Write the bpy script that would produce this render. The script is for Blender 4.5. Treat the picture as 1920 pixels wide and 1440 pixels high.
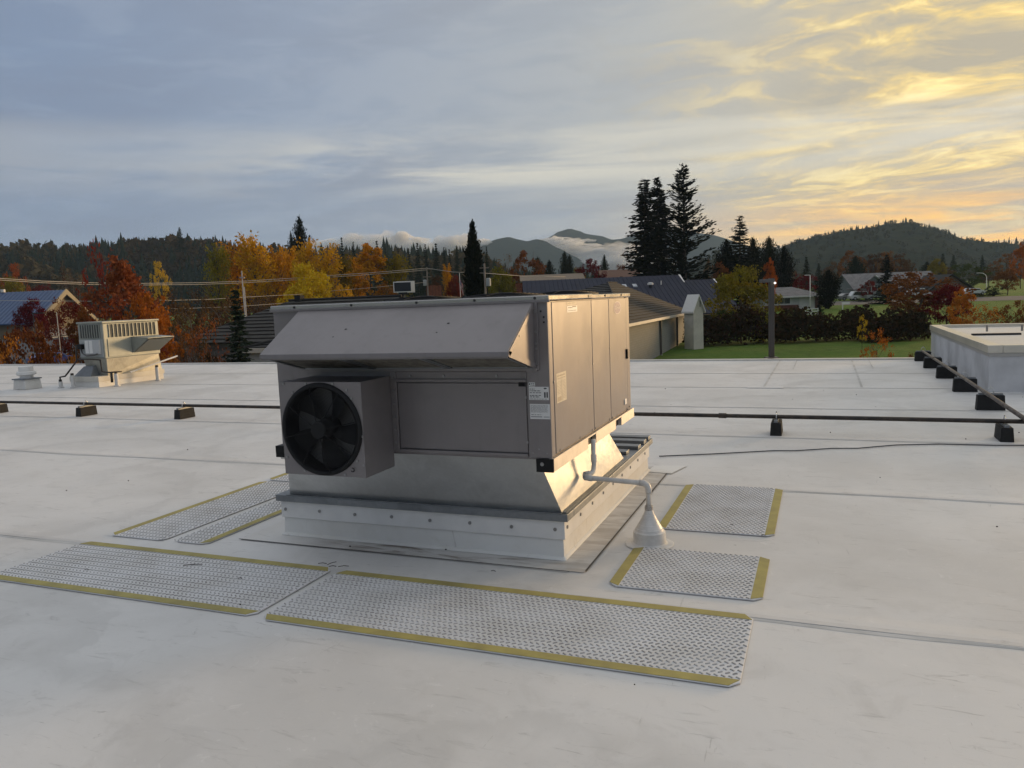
import bpy, math, random
import numpy as np
from mathutils import Vector, Matrix

random.seed(7)
rng = np.random.default_rng(7)
scene = bpy.context.scene
for o in list(bpy.data.objects):
    bpy.data.objects.remove(o)
COL = scene.collection

# ------------------------------------------------------------------ camera
# metres; X/Y follow the roof's own axes, z = 0 is the roof membrane
CAM = Vector((1.54175, -4.63234, 1.70))
FWD = Vector((-0.36993932, 0.92262366, -0.1091352))
RGT = Vector((0.92904643, 0.36790522, -0.0389677))
UPV = Vector((-0.00419889, 0.11580735, 0.99326282))
FPX = 1454.21
cam_data = bpy.data.cameras.new('camera')
cam_data.sensor_width = 36.0
cam_data.lens = 36.0 * FPX / 1920.0
cam_data.clip_start = 0.05
cam_data.clip_end = 20000
cam = bpy.data.objects.new('camera', cam_data)
COL.objects.link(cam)
cam.matrix_world = Matrix(((RGT.x, UPV.x, -FWD.x, CAM.x), (RGT.y, UPV.y, -FWD.y, CAM.y),
                           (RGT.z, UPV.z, -FWD.z, CAM.z), (0, 0, 0, 1)))
scene.camera = cam

# ------------------------------------------------------------------ render settings
scene.render.engine = 'CYCLES'
scene.view_settings.view_transform = 'Standard'
scene.view_settings.look = 'None'
scene.view_settings.exposure = 0.0
scene.view_settings.gamma = 1.0
scene.cycles.use_denoising = True
scene.cycles.adaptive_threshold = 0.02
scene.cycles.max_bounces = 7
scene.cycles.diffuse_bounces = 3
scene.cycles.glossy_bounces = 3
scene.cycles.transmission_bounces = 3
scene.cycles.volume_bounces = 1
scene.cycles.sample_clamp_indirect = 4.0

# ------------------------------------------------------------------ node helper
class V:
    """a socket with arithmetic"""
    def __init__(s, nt, sock): s.nt, s.k = nt, sock
    def _m(s, op, *a):
        n = s.nt.nodes.new('ShaderNodeMath'); n.operation = op
        for i, q in enumerate((s,) + a):
            if isinstance(q, V): s.nt.links.new(q.k, n.inputs[i])
            else: n.inputs[i].default_value = q
        return V(s.nt, n.outputs[0])
    def __add__(s, o): return s._m('ADD', o)
    def __sub__(s, o): return s._m('SUBTRACT', o)
    def __mul__(s, o): return s._m('MULTIPLY', o)
    def __truediv__(s, o): return s._m('DIVIDE', o)
    def mx(s, o): return s._m('MAXIMUM', o)
    def mn(s, o): return s._m('MINIMUM', o)
    def pw(s, o): return s._m('POWER', o)
    def fn(s, op): return s._m(op)
    def ss(s, a, b, lo=0.0, hi=1.0):
        n = s.nt.nodes.new('ShaderNodeMapRange'); n.interpolation_type = 'SMOOTHSTEP'
        s.nt.links.new(s.k, n.inputs[0])
        for i, q in zip((1, 2, 3, 4), (a, b, lo, hi)): n.inputs[i].default_value = q
        return V(s.nt, n.outputs[0])

class G:
    def __init__(s, nt): s.nt = nt
    def node(s, t, **kw):
        n = s.nt.nodes.new(t)
        for k, q in kw.items(): setattr(n, k, q)
        return n
    def link(s, a, b): s.nt.links.new(a.k if isinstance(a, V) else a, b)
    def put(s, sock, q):
        if isinstance(q, (V,)) or hasattr(q, 'is_output'): s.link(q, sock)
        elif isinstance(q, (tuple, list)) and len(q) == 3 and sock.type == 'RGBA': sock.default_value = (*q, 1)
        else: sock.default_value = q
    def noise(s, vec, scale, detail=4, rough=0.55, dist=0.0, color=False):
        n = s.node('ShaderNodeTexNoise')
        if vec is not None: s.link(vec, n.inputs['Vector'])
        n.inputs['Scale'].default_value = scale; n.inputs['Detail'].default_value = detail
        n.inputs['Roughness'].default_value = rough; n.inputs['Distortion'].default_value = dist
        return n.outputs['Color'] if color else V(s.nt, n.outputs[0])
    def coord(s, which='Object'):
        return s.node('ShaderNodeTexCoord').outputs[which]
    def mapping(s, vec, scale=(1, 1, 1), loc=(0, 0, 0), rot=(0, 0, 0)):
        n = s.node('ShaderNodeMapping'); s.link(vec, n.inputs[0])
        n.inputs['Scale'].default_value = scale; n.inputs['Location'].default_value = loc; n.inputs['Rotation'].default_value = rot
        return n.outputs[0]
    def sep(s, vec):
        n = s.node('ShaderNodeSeparateXYZ'); s.link(vec, n.inputs[0])
        return [V(s.nt, n.outputs[i]) for i in range(3)]
    def comb(s, x, y, z):
        n = s.node('ShaderNodeCombineXYZ')
        for i, q in enumerate((x, y, z)): s.put(n.inputs[i], q)
        return n.outputs[0]
    def mix(s, f, a, b, mode='MIX'):
        n = s.node('ShaderNodeMix', data_type='RGBA', blend_type=mode)
        s.put(n.inputs[0], f); s.put(n.inputs[6], a); s.put(n.inputs[7], b)
        return n.outputs[2]
    def ramp(s, f, stops, interp='LINEAR'):
        n = s.node('ShaderNodeValToRGB'); s.link(f, n.inputs[0]); cr = n.color_ramp; cr.interpolation = interp
        while len(cr.elements) > 1: cr.elements.remove(cr.elements[-1])
        cr.elements[0].position = stops[0][0]; cr.elements[0].color = (*stops[0][1], 1)
        for p, c in stops[1:]:
            e = cr.elements.new(p); e.color = (*c, 1)
        return n.outputs[0]
    def bump(s, h, strength=0.2, dist=0.01):
        n = s.node('ShaderNodeBump'); s.put(n.inputs['Height'], h)
        n.inputs['Strength'].default_value = strength; n.inputs['Distance'].default_value = dist
        return n.outputs[0]

# ------------------------------------------------------------------ sky and sun
SUN_AZ = math.radians(34.0)          # from the roof's +Y towards +X: right of the frame
SUN_EL = math.radians(5.5)
SUN_DIR = Vector((math.sin(SUN_AZ) * math.cos(SUN_EL), math.cos(SUN_AZ) * math.cos(SUN_EL), math.sin(SUN_EL)))

world = bpy.data.worlds.new('World'); scene.world = world; world.use_nodes = True
world.cycles.sampling_method = 'MANUAL'; world.cycles.sample_map_resolution = 256
wt = world.node_tree; wt.nodes.clear(); g = G(wt)
out = g.node('ShaderNodeOutputWorld'); bg = g.node('ShaderNodeBackground'); g.link(bg.outputs[0], out.inputs[0])
sky = g.node('ShaderNodeTexSky', sky_type='NISHITA'); sky.sun_disc = False
sky.sun_elevation = SUN_EL; sky.sun_rotation = SUN_AZ; sky.air_density = 1.0; sky.dust_density = 2.0
dirv = g.coord('Generated')
nrm = g.node('ShaderNodeVectorMath', operation='NORMALIZE'); g.link(dirv, nrm.inputs[0])
x, y, z = g.sep(nrm.outputs[0])
zc = z.mx(0.0)
den = zc + 0.10
P = g.comb(x / den, y / den, 0.0)                       # a flat cloud deck seen from below
warp = g.noise(P, 0.55, 2, 0.5, 0.0, color=True)
wv = g.node('ShaderNodeVectorMath', operation='MULTIPLY_ADD'); g.link(warp, wv.inputs[0]); wv.inputs[1].default_value = (1.3, 1.3, 0); g.link(P, wv.inputs[2])
PW = wv.outputs[0]
ROT = (0, 0, math.radians(-58))
n_big = g.noise(g.mapping(PW, (0.42, 0.95, 1), (3.1, 1.7, 0), ROT), 1.0, 4, 0.55)
n_mid = g.noise(g.mapping(PW, (1.0, 1.9, 1), (9.1, 4.2, 0), ROT), 1.0, 5, 0.58, 0.4)
n_fine = g.noise(g.mapping(PW, (4.2, 5.2, 1), (1.4, 7.7, 0), ROT), 1.0, 4, 0.62, 0.5)
dt = g.node('ShaderNodeVectorMath', operation='DOT_PRODUCT'); g.link(nrm.outputs[0], dt.inputs[0]); dt.inputs[1].default_value = SUN_DIR
ang = V(wt, dt.outputs['Value']).mn(1.0).mx(-1.0).fn('ARCCOSINE') * (1 / math.pi)
base = g.ramp(ang, [(0.0, (1.15, 0.74, 0.20)), (12 / 180, (0.85, 0.57, 0.17)), (20 / 180, (0.64, 0.475, 0.205)), (29 / 180, (0.50, 0.43, 0.30)), (38 / 180, (0.405, 0.405, 0.385)),
                    (50 / 180, (0.330, 0.352, 0.380)), (68 / 180, (0.245, 0.292, 0.378)), (84 / 180, (0.180, 0.238, 0.350)), (130 / 180, (0.125, 0.165, 0.245)), (1.0, (0.11, 0.145, 0.215))])
# thin parts of the deck let the low sun through, thick parts stay grey
near = ang.ss(0.08, 0.30, 1.0, 0.0)
thin = (n_mid * 0.50 + n_fine * 0.50).ss(0.47, 0.60)
warm = g.mix(near * thin * 0.95, base, (0.98, 0.68, 0.17))
warm = g.mix(near * (n_fine * 0.6 + n_mid * 0.4).ss(0.38, 0.50, 1.0, 0.0) * 0.75, warm, (0.38, 0.335, 0.26))
thick = (n_big * 0.62 + n_mid * 0.26 + n_fine * 0.12).ss(0.41, 0.60)
cold = g.mix(thick * 0.68, warm, g.mix(ang.ss(0.14, 0.46, 1.0, 0.0), (0.165, 0.200, 0.275), (0.355, 0.350, 0.335)))
pale = (n_big * 0.5 + n_fine * 0.5).ss(0.40, 0.52, 1.0, 0.0)
cold = g.mix(pale * (near * 0.25 + 0.15), cold, g.mix(ang.ss(0.14, 0.46, 1.0, 0.0), (0.35, 0.39, 0.46), (0.62, 0.56, 0.44)))
tx = n_fine * 0.55 + n_mid * 0.45
glow = g.ramp(tx, [(0.40, (0.385, 0.345, 0.27)), (0.47, (0.56, 0.45, 0.26)), (0.52, (0.76, 0.56, 0.22)), (0.58, (1.02, 0.80, 0.33)), (0.66, (1.15, 0.95, 0.50))])
cold = g.mix(ang.ss(0.125, 0.265, 1.0, 0.0) * 0.95, cold, glow)
# a clearer, paler strip low over the hills, broken by grey streaks
streak = g.noise(g.comb(x * 2.0 + y * 1.1, y * 2.0 - x * 0.6, z * 26.0), 1.0, 4, 0.6, 0.6)
strip = z.ss(0.115, 0.16) * z.ss(0.185, 0.225, 1.0, 0.0) * streak.ss(0.33, 0.6) * ang.ss(0.30, 0.46, 1.0, 0.25)
c3 = g.mix(strip * 0.85, cold, (0.58, 0.55, 0.475))
low2 = z.ss(0.10, 0.15, 1.0, 0.0) * streak.ss(0.36, 0.60, 1.0, 0.0)
c4 = g.mix(low2 * 0.6, c3, g.mix(near, (0.200, 0.252, 0.345), (0.47, 0.40, 0.35)))
low = z.ss(0.05, 0.125, 1.0, 0.0) * streak.ss(0.36, 0.52)
c5 = g.mix(low * ang.ss(0.10, 0.29, 1.0, 0.0), c4, (1.30, 0.64, 0.08))
zen = zc.ss(0.36, 1.0) * 0.28 + 1.0
c5 = g.mix(zc.ss(0.30, 0.85) * 0.8, c5, (0.505, 0.507, 0.503))
vm = g.node('ShaderNodeVectorMath', operation='SCALE'); g.link(c5, vm.inputs[0]); g.link(zen, vm.inputs['Scale'])
ns = g.node('ShaderNodeVectorMath', operation='SCALE'); g.link(sky.outputs[0], ns.inputs[0]); ns.inputs['Scale'].default_value = 0.10
fin = g.mix((thick * 0.08 + 0.92), ns.outputs[0], vm.outputs[0])
g.link(fin, bg.inputs[0]); bg.inputs[1].default_value = 1.33

sun_data = bpy.data.lights.new('sun', 'SUN'); sun_data.energy = 4.4; sun_data.angle = math.radians(14); sun_data.color = (1.0, 0.66, 0.33)
sun = bpy.data.objects.new('sun', sun_data); COL.objects.link(sun)
sun.rotation_euler = SUN_DIR.to_track_quat('Z', 'Y').to_euler()

# ------------------------------------------------------------------ placing things at their real distance
def at(px, py, d):
    """world point seen at photo pixel (px, py) at depth d metres"""
    return CAM + d * (FWD + RGT * ((px - 960) / FPX) + UPV * ((720 - py) / FPX))
def ground_z(x, y):
    r = math.hypot(x - CAM.x, y - CAM.y)
    t = min(max((r - 62) / 100, 0), 1); t = t * t * (3 - 2 * t)
    w = min(max((r - 150) / 400, 0), 1)
    return -4.5 + 3.2 * t + 3.0 * w
def foot(px, d, py=560):
    p = at(px, py, d); p.z = ground_z(p.x, p.y); return p

# ------------------------------------------------------------------ mesh helpers
class MB:
    def __init__(s): s.v, s.f = [], []
    def add(s, vs, fs):
        n = len(s.v); s.v.extend([tuple(q) for q in vs]); s.f.extend([tuple(i + n for i in f) for f in fs]); return s
    def box(s, x0, x1, y0, y1, z0, z1):
        return s.add([(x0, y0, z0), (x1, y0, z0), (x1, y1, z0), (x0, y1, z0), (x0, y0, z1), (x1, y0, z1), (x1, y1, z1), (x0, y1, z1)],
                     [(3, 2, 1, 0), (4, 5, 6, 7), (0, 1, 5, 4), (1, 2, 6, 5), (2, 3, 7, 6), (3, 0, 4, 7)])
    def hexa(s, b, t):
        """bottom four and top four points, counter-clockwise from above"""
        return s.add(list(b) + list(t), [(3, 2, 1, 0), (4, 5, 6, 7), (0, 1, 5, 4), (1, 2, 6, 5), (2, 3, 7, 6), (3, 0, 4, 7)])
    def prism(s, pts, off):
        """polygon pts swept by vector off"""
        n = len(pts); a = [Vector(p) for p in pts]; b = [p + Vector(off) for p in a]
        return s.add(a + b, [tuple(range(n))[::-1], tuple(range(n, 2 * n))] + [(i, (i + 1) % n, n + (i + 1) % n, n + i) for i in range(n)])
    def tube(s, path, r, n=8, cap=True):
        path = [Vector(p) for p in path]; rings = []; rr = r if isinstance(r, (list, tuple)) else [r] * len(path)
        ref = None
        for i, p in enumerate(path):
            d = (path[min(i + 1, len(path) - 1)] - path[max(i - 1, 0)])
            d = d.normalized() if d.length > 1e-9 else Vector((0, 0, 1))
            if ref is None: ref = d.orthogonal().normalized()
            a = ref - d * ref.dot(d); a = a.normalized() if a.length > 1e-6 else d.orthogonal().normalized(); ref = a
            b = d.cross(a)
            rings.append([p + (a * math.cos(k * 2 * math.pi / n) + b * math.sin(k * 2 * math.pi / n)) * rr[i] for k in range(n)])
        vs = [q for R in rings for q in R]; fs = []
        for i in range(len(path) - 1):
            for k in range(n):
                fs.append((i * n + k, i * n + (k + 1) % n, (i + 1) * n + (k + 1) % n, (i + 1) * n + k))
        if cap: fs.append(tuple(range(n))[::-1]); fs.append(tuple((len(path) - 1) * n + k for k in range(n)))
        return s.add(vs, fs)
    def lathe(s, prof, n=24, c=(0, 0, 0), cap=True):
        vs = [(c[0] + r * math.cos(k * 2 * math.pi / n), c[1] + r * math.sin(k * 2 * math.pi / n), c[2] + h) for r, h in prof for k in range(n)]
        fs = [(i * n + k, i * n + (k + 1) % n, (i + 1) * n + (k + 1) % n, (i + 1) * n + k) for i in range(len(prof) - 1) for k in range(n)]
        if cap: fs.append(tuple(range(n))[::-1]); fs.append(tuple((len(prof) - 1) * n + k for k in range(n)))
        return s.add(vs, fs)
    def cyl(s, c, axis, r, h, n=12):
        c = Vector(c); a = Vector(axis).normalized()
        return s.tube([c, c + a * h], r, n)
    def build(s, name, mat, parent=None, smooth=False, bevel=0.0, loc=None):
        me = bpy.data.meshes.new(name); me.from_pydata(s.v, [], s.f); me.update()
        me.materials.append(mat)
        return link(name, me, parent, smooth, bevel, loc)

def link(name, me, parent=None, smooth=False, bevel=0.0, loc=None):
    o = bpy.data.objects.new(name, me); COL.objects.link(o)
    if loc is not None: o.location = loc
    if parent is not None: o.parent = parent
    if smooth:
        me.polygons.foreach_set('use_smooth', [True] * len(me.polygons))
    if bevel > 0:
        m = o.modifiers.new('bevel', 'BEVEL'); m.width = bevel; m.segments = 2; m.limit_method = 'ANGLE'; m.angle_limit = math.radians(40)
    return o
def smooth_by_angle(o, deg=35):
    me = o.data; me.polygons.foreach_set('use_smooth', [True] * len(me.polygons)); me.set_sharp_from_angle(angle=math.radians(deg)); return o
def tag(o, label=None, cat=None, group=None, kind=None):
    if label: o['label'] = label
    if cat: o['category'] = cat
    if group: o['group'] = group
    if kind: o['kind'] = kind
    return o
def thing(name, label, cat, loc=(0, 0, 0), rz=0.0, group=None):
    o = bpy.data.objects.new(name, None); o.empty_display_size = 0.1; COL.objects.link(o)
    o.location = loc; o.rotation_euler = (0, 0, rz); return tag(o, label, cat, group)
def copy_tree(o, parent=None):
    c = o.copy(); COL.objects.link(c); c.parent = parent
    for ch in [q for q in bpy.data.objects if q.parent == o]: copy_tree(ch, c)
    return c

# ------------------------------------------------------------------ materials
MATS = {}
def pmat(name, col, rough=0.6, metal=0.0, var=0.0, vscale=6.0, bump=0.0, bscale=40.0, bdist=0.004, col2=None, spec=None, stretch=(1, 1, 1), coat=0.0):
    m = bpy.data.materials.new(name); m.use_nodes = True; nt = m.node_tree; q = G(nt); b = nt.nodes['Principled BSDF']
    co = q.mapping(q.coord('Object'), stretch)
    if var > 0:
        n = q.noise(co, vscale, 6, 0.6)
        c2 = col2 if col2 else tuple(c * (1 - var) for c in col)
        cc = q.mix(n.ss(0.35, 0.68), col, c2); q.link(cc, b.inputs['Base Color'])
    else: b.inputs['Base Color'].default_value = (*col, 1)
    b.inputs['Roughness'].default_value = rough; b.inputs['Metallic'].default_value = metal
    if spec is not None: b.inputs['Specular IOR Level'].default_value = spec
    if coat: b.inputs['Coat Weight'].default_value = coat
    if bump > 0: q.link(q.bump(q.noise(co, bscale, 4, 0.6), bump, bdist), b.inputs['Normal'])
    MATS[name] = m; return m
def tpo_mat(name, col, dirt, amount=1.0, stain=False):
    m = bpy.data.materials.new(name); m.use_nodes = True; nt = m.node_tree; q = G(nt); b = nt.nodes['Principled BSDF']
    co = q.coord('Object')
    big = q.noise(q.mapping(co, (1, 1, 1), (3, 8, 0)), 0.55, 6, 0.62, 0.3)
    mid = q.noise(co, 3.2, 8, 0.66, 0.6)
    scuff = q.noise(q.mapping(co, (2.2, 9.0, 2.0), (0, 0, 0), (0, 0, 0.5)), 1.4, 8, 0.7, 1.2)
    scuff2 = q.noise(q.mapping(co, (8.0, 2.4, 2.0), (5, 2, 0), (0, 0, 0.2)), 1.7, 8, 0.7, 1.5)
    fine = q.noise(co, 55.0, 3, 0.6)
    c = q.mix(big.ss(0.36, 0.66) * (0.55 * amount), col, dirt)
    c = q.mix(mid.ss(0.50, 0.74) * (0.45 * amount), c, dirt)
    c = q.mix(scuff.ss(0.56, 0.72) * (0.46 * amount), c, tuple(k * 0.72 for k in dirt))
    c = q.mix(scuff2.ss(0.63, 0.75) * (0.30 * amount), c, tuple(min(1, k * 1.16) for k in col))
    c = q.mix(fine.ss(0.60, 0.80) * (0.16 * amount), c, tuple(k * 0.6 for k in dirt))
    sm = q.noise(co, 6.5, 8, 0.72, 2.2); c = q.mix(sm.ss(0.60, 0.68) * (0.34 * amount), c, tuple(min(1, k * 1.13) for k in col))
    mk = q.noise(q.mapping(co, (2.2, 15.0, 1.0), (7, 3, 0), (0, 0, -0.7)), 1.6, 6, 0.7, 1.0); c = q.mix(mk.ss(0.645, 0.70) * (0.50 * amount), c, tuple(k * 0.70 for k in dirt))
    mk2 = q.noise(q.mapping(co, (13.0, 2.0, 1.0), (2, 9, 0), (0, 0, 0.35)), 1.5, 6, 0.7, 1.0); c = q.mix(mk2.ss(0.65, 0.70) * (0.45 * amount), c, tuple(k * 0.74 for k in dirt))
    sp = q.noise(co, 9.0, 2, 0.5)
    vor = q.node('ShaderNodeTexVoronoi'); q.link(co, vor.inputs['Vector']); vor.inputs['Scale'].default_value = 1.9
    dots = V(nt, vor.outputs['Distance']).ss(0.012, 0.03, 1.0, 0.0) * sp.ss(0.55, 0.62)
    c = q.mix(dots * 0.8, c, (0.08, 0.07, 0.06))
    # soft rings left by dried puddles
    vr = q.node('ShaderNodeTexVoronoi'); q.link(q.mapping(co, (1, 1, 0.0)), vr.inputs['Vector']); vr.inputs['Scale'].default_value = 0.33
    rd = V(nt, vr.outputs['Distance']) + (mid - 0.5) * 0.22
    ring = rd.ss(0.42, 0.50) * rd.ss(0.50, 0.53, 1.0, 0.0)
    c = q.mix(ring * (0.22 * amount), c, tuple(k * 0.8 for k in dirt))
    if stain:
        X, Y, Z = q.sep(co)
        sn = q.noise(q.mapping(co, (1.6, 9.0, 3.0)), 1.3, 7, 0.65, 0.8)
        band = Y.ss(-0.26, -0.10) * sn.ss(0.42, 0.62) * X.ss(-2.0, -1.4) * X.ss(-0.5, 0.2, 1.0, 0.35)
        c = q.mix(band * 0.9, c, (0.19, 0.155, 0.125))
        side = X.ss(-0.04, 0.20) * q.noise(co, 2.4, 7, 0.65, 0.8).ss(0.40, 0.66)
        c = q.mix(side * 0.55, c, (0.36, 0.30, 0.24))
    q.link(c, b.inputs['Base Color'])
    b.inputs['Roughness'].default_value = 0.62; b.inputs['Specular IOR Level'].default_value = 0.3
    h = q.noise(co, 1.6, 3, 0.5) * 1.0 + fine * 0.03
    q.link(q.bump(h, 0.35, 0.02), b.inputs['Normal'])
    MATS[name] = m; return m
TPO = tpo_mat('tpo', (0.65, 0.643, 0.63), (0.51, 0.50, 0.483), 1.15)
TPO_C = tpo_mat('tpo_curb', (0.70, 0.695, 0.67), (0.52, 0.48, 0.42), 0.8)
TPO_S = tpo_mat('tpo_stained', (0.62, 0.61, 0.59), (0.49, 0.47, 0.44), 1.05, True)
SEAM = pmat('seam_dirt', (0.42, 0.41, 0.39), 0.8, var=0.45, vscale=1.5, col2=(0.58, 0.57, 0.55))
WELD = tpo_mat('tpo_weld', (0.60, 0.592, 0.58), (0.46, 0.45, 0.435), 1.2)
PATCH = tpo_mat('tpo_patch', (0.70, 0.695, 0.68), (0.58, 0.565, 0.54), 0.6)

def metal_paint(name, col, rough=0.38, streaks=0.25, spec=0.6):
    m = bpy.data.materials.new(name); m.use_nodes = True; nt = m.node_tree; q = G(nt); b = nt.nodes['Principled BSDF']
    co = q.coord('Object')
    n1 = q.noise(co, 3.0, 6, 0.6); n2 = q.noise(q.mapping(co, (14, 14, 1.2)), 1.0, 5, 0.6)
    c = q.mix(n1.ss(0.4, 0.7) * streaks, col, tuple(k * 0.80 for k in col))
    c = q.mix(n2.ss(0.52, 0.74) * (streaks * 0.8), c, tuple(k * 0.78 for k in col))
    q.link(c, b.inputs['Base Color'])
    q.link(n1 * 0.16 + (rough - 0.08), b.inputs['Roughness'])
    b.inputs['Specular IOR Level'].default_value = 0.6
    b.inputs['Metallic'].default_value = 0.25
    h = q.noise(q.mapping(co, (1, 1, 0.6)), 2.2, 2, 0.4) + q.noise(co, 160.0, 2, 0.5) * 0.006
    q.link(q.bump(h, 0.32, 0.02), b.inputs['Normal'])
    MATS[name] = m; return m
PAINT = metal_paint('grey_paint', (0.212, 0.194, 0.197), 0.34, 0.6)
PAINT_S = PAINT
LIDM = metal_paint('lid_metal', (0.42, 0.40, 0.38), 0.24, 0.2); LIDM.node_tree.nodes['Principled BSDF'].inputs['Metallic'].default_value = 0.7
PAINT_G = metal_paint('green_grey_paint', (0.29, 0.305, 0.275), 0.5, 0.4)

def galv(name, col, rough=0.36, stain=0.4, bmp=0.25):
    m = bpy.data.materials.new(name); m.use_nodes = True; nt = m.node_tree; q = G(nt); b = nt.nodes['Principled BSDF']
    co = q.coord('Object')
    vor = q.node('ShaderNodeTexVoronoi'); q.link(co, vor.inputs['Vector']); vor.inputs['Scale'].default_value = 45.0
    sx, sy, sz = q.sep(vor.outputs['Color'])
    n1 = q.noise(co, 2.6, 7, 0.62, 0.4); n2 = q.noise(q.mapping(co, (7, 7, 1.5)), 1.0, 7, 0.65, 0.6)
    c = q.mix(sx * 0.22, col, tuple(k * 0.78 for k in col))
    c = q.mix(n1.ss(0.45, 0.72) * stain, c, tuple(k * 0.62 for k in col))
    c = q.mix(n2.ss(0.55, 0.72) * (stain * 0.8), c, tuple(min(1, k * 1.18) for k in col))
    q.link(c, b.inputs['Base Color']); b.inputs['Metallic'].default_value = 0.85
    q.link(sx * 0.08 + n1 * 0.22 + (rough - 0.12), b.inputs['Roughness'])
    h = q.noise(co, 2.4, 3, 0.5) + n2 * 0.15
    q.link(q.bump(h, bmp, 0.015), b.inputs['Normal'])
    MATS[name] = m; return m
GALV = galv('galvanized', (0.58, 0.585, 0.58), 0.33, 0.4, 0.10)
GALV_S = GALV
GALV_D = galv('galvanized_dull', (0.25, 0.265, 0.28), 0.5, 0.6)
GALV_R = galv('base_rail_steel', (0.58, 0.55, 0.52), 0.48, 0.5)
BLACK = pmat('black_plastic', (0.010, 0.010, 0.011), 0.6, spec=0.25)
DARK = pmat('dark_interior', (0.02, 0.02, 0.022), 0.8)
INNER = pmat('fan_interior', (0.10, 0.10, 0.10), 0.5, 0.0)
RUBBER = pmat('recycled_rubber', (0.016, 0.016, 0.016), 0.9, var=0.3, vscale=60, bump=0.6, bscale=120)
IRON = pmat('black_iron_pipe', (0.016, 0.014, 0.013), 0.5, 0.2, var=0.4, vscale=9, col2=(0.05, 0.035, 0.025))
IRON2 = pmat('weathered_pipe', (0.16, 0.14, 0.12), 0.5, 0.5, var=0.5, vscale=9, col2=(0.07, 0.05, 0.04))
PVC = pmat('white_pvc', (0.62, 0.61, 0.59), 0.4, var=0.2, vscale=12)
YELLOW = pmat('faded_yellow_edge', (0.38, 0.325, 0.105), 0.75, var=1, vscale=5.0, col2=(0.285, 0.245, 0.09), bump=0.2, bscale=80)
PAD = pmat('walkway_pad', (0.64, 0.64, 0.65), 0.65, var=1, vscale=3.0, col2=(0.56, 0.55, 0.54), bump=0.1)
NUB = pmat('walkway_tread', (0.42, 0.418, 0.42), 0.65, var=1, vscale=3.4, col2=(0.29, 0.28, 0.27))  # greyer than the pad: shade on the bars painted in, with dirt
WHITE = pmat('white_paint', (0.72, 0.71, 0.69), 0.55, var=0.12, vscale=3)
STICKER = pmat('white_sticker', (0.66, 0.66, 0.65), 0.4)
STICKER_Y = pmat('yellowed_sticker', (0.52, 0.47, 0.38), 0.4, var=0.2, vscale=20)
INK = pmat('ink', (0.05, 0.05, 0.055), 0.5)
INK_G = pmat('grey_ink', (0.24, 0.24, 0.25), 0.5)
INK_T = pmat('tan_ink', (0.30, 0.25, 0.19), 0.5)
LOGO = pmat('purple_logo', (0.13, 0.09, 0.17), 0.4)
SCREW = pmat('screw_metal', (0.28, 0.28, 0.28), 0.35, 0.8)
FILTER = pmat('dirty_filter', (0.15, 0.14, 0.12), 0.9, var=0.5, vscale=18, bump=0.5, bscale=150)

# ================================================================== the roof
RX0, RX1, RY0, RY1 = -40.0, 16.0, -14.0, 14.80
roof = MB().box(RX0, RX1, RY0, RY1, -4.6, -0.02).build('roof', TPO); roof['kind'] = 'structure'
seams = [-14.0, -12.5, -10.1, -7.7, -5.3, -2.93, -0.53, 2.20, 4.66, 7.00, 9.42, 11.8, 14.78]
for i in range(len(seams) - 1):
    a, b_ = seams[i], seams[i + 1]
    nx = 56; m = MB(); vs = []; fs = []
    # each sheet laps over its neighbour: the near edge rides up a few millimetres
    rows = [(a - 0.07, 0.0045), (a + 0.03, 0.0040), (a + 0.12, 0.0006), ((a + b_) / 2, 0.0), (b_, 0.0)]
    if i == 0: rows[0] = (a, 0.0045)
    for yy, zz in rows:
        for k in range(nx + 1):
            xx = RX0 + (RX1 - RX0) * k / nx
            wob = 0.012 * math.sin(xx * 1.3 + i) + 0.008 * math.sin(xx * 3.1 + 2 * i) if yy == rows[0][0] else 0
            vs.append((xx, yy + wob, zz))
    for r in range(len(rows) - 1):
        for k in range(nx):
            fs.append((r * (nx + 1) + k, r * (nx + 1) + k + 1, (r + 1) * (nx + 1) + k + 1, (r + 1) * (nx + 1) + k))
    lip = len(vs)
    for k in range(nx + 1):
        xx, yy, zz = vs[k]; vs.append((xx, yy, -0.012))
    for k in range(nx): fs.append((lip + k, lip + k + 1, k + 1, k))
    m.add(vs, fs).build('membrane_sheet', TPO, roof)
    if i > 0:   # dirt gathered against the lap
        m = MB(); vs = []; fs = []
        for k in range(nx * 3 + 1):
            xx = RX0 + (RX1 - RX0) * k / (nx * 3)
            wob = 0.012 * math.sin(xx * 1.3 + i) + 0.008 * math.sin(xx * 3.1 + 2 * i)
            w = 0.022 + 0.012 * math.sin(xx * 2.3 + i * 1.7) + 0.006 * math.sin(xx * 7.7)
            vs += [(xx, a - 0.071 + wob - w, 0.0012), (xx, a - 0.071 + wob, 0.0042)]
        for k in range(nx * 3): fs.append((2 * k, 2 * k + 2, 2 * k + 3, 2 * k + 1))
        m.add(vs, fs).build('seam_line', SEAM, roof)
        m = MB(); vs = []; fs = []
        for k in range(nx * 3 + 1):
            xx = RX0 + (RX1 - RX0) * k / (nx * 3); wob = 0.012 * math.sin(xx * 1.3 + i) + 0.008 * math.sin(xx * 3.1 + 2 * i)
            vs += [(xx, a - 0.066 + wob, 0.0056), (xx, a - 0.018 + wob * .6 + .003 * math.sin(xx * 9), 0.0054)]
        for k in range(nx * 3): fs.append((2 * k, 2 * k + 2, 2 * k + 3, 2 * k + 1))
        m.add(vs, fs).build('weld_band', WELD, roof)
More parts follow.
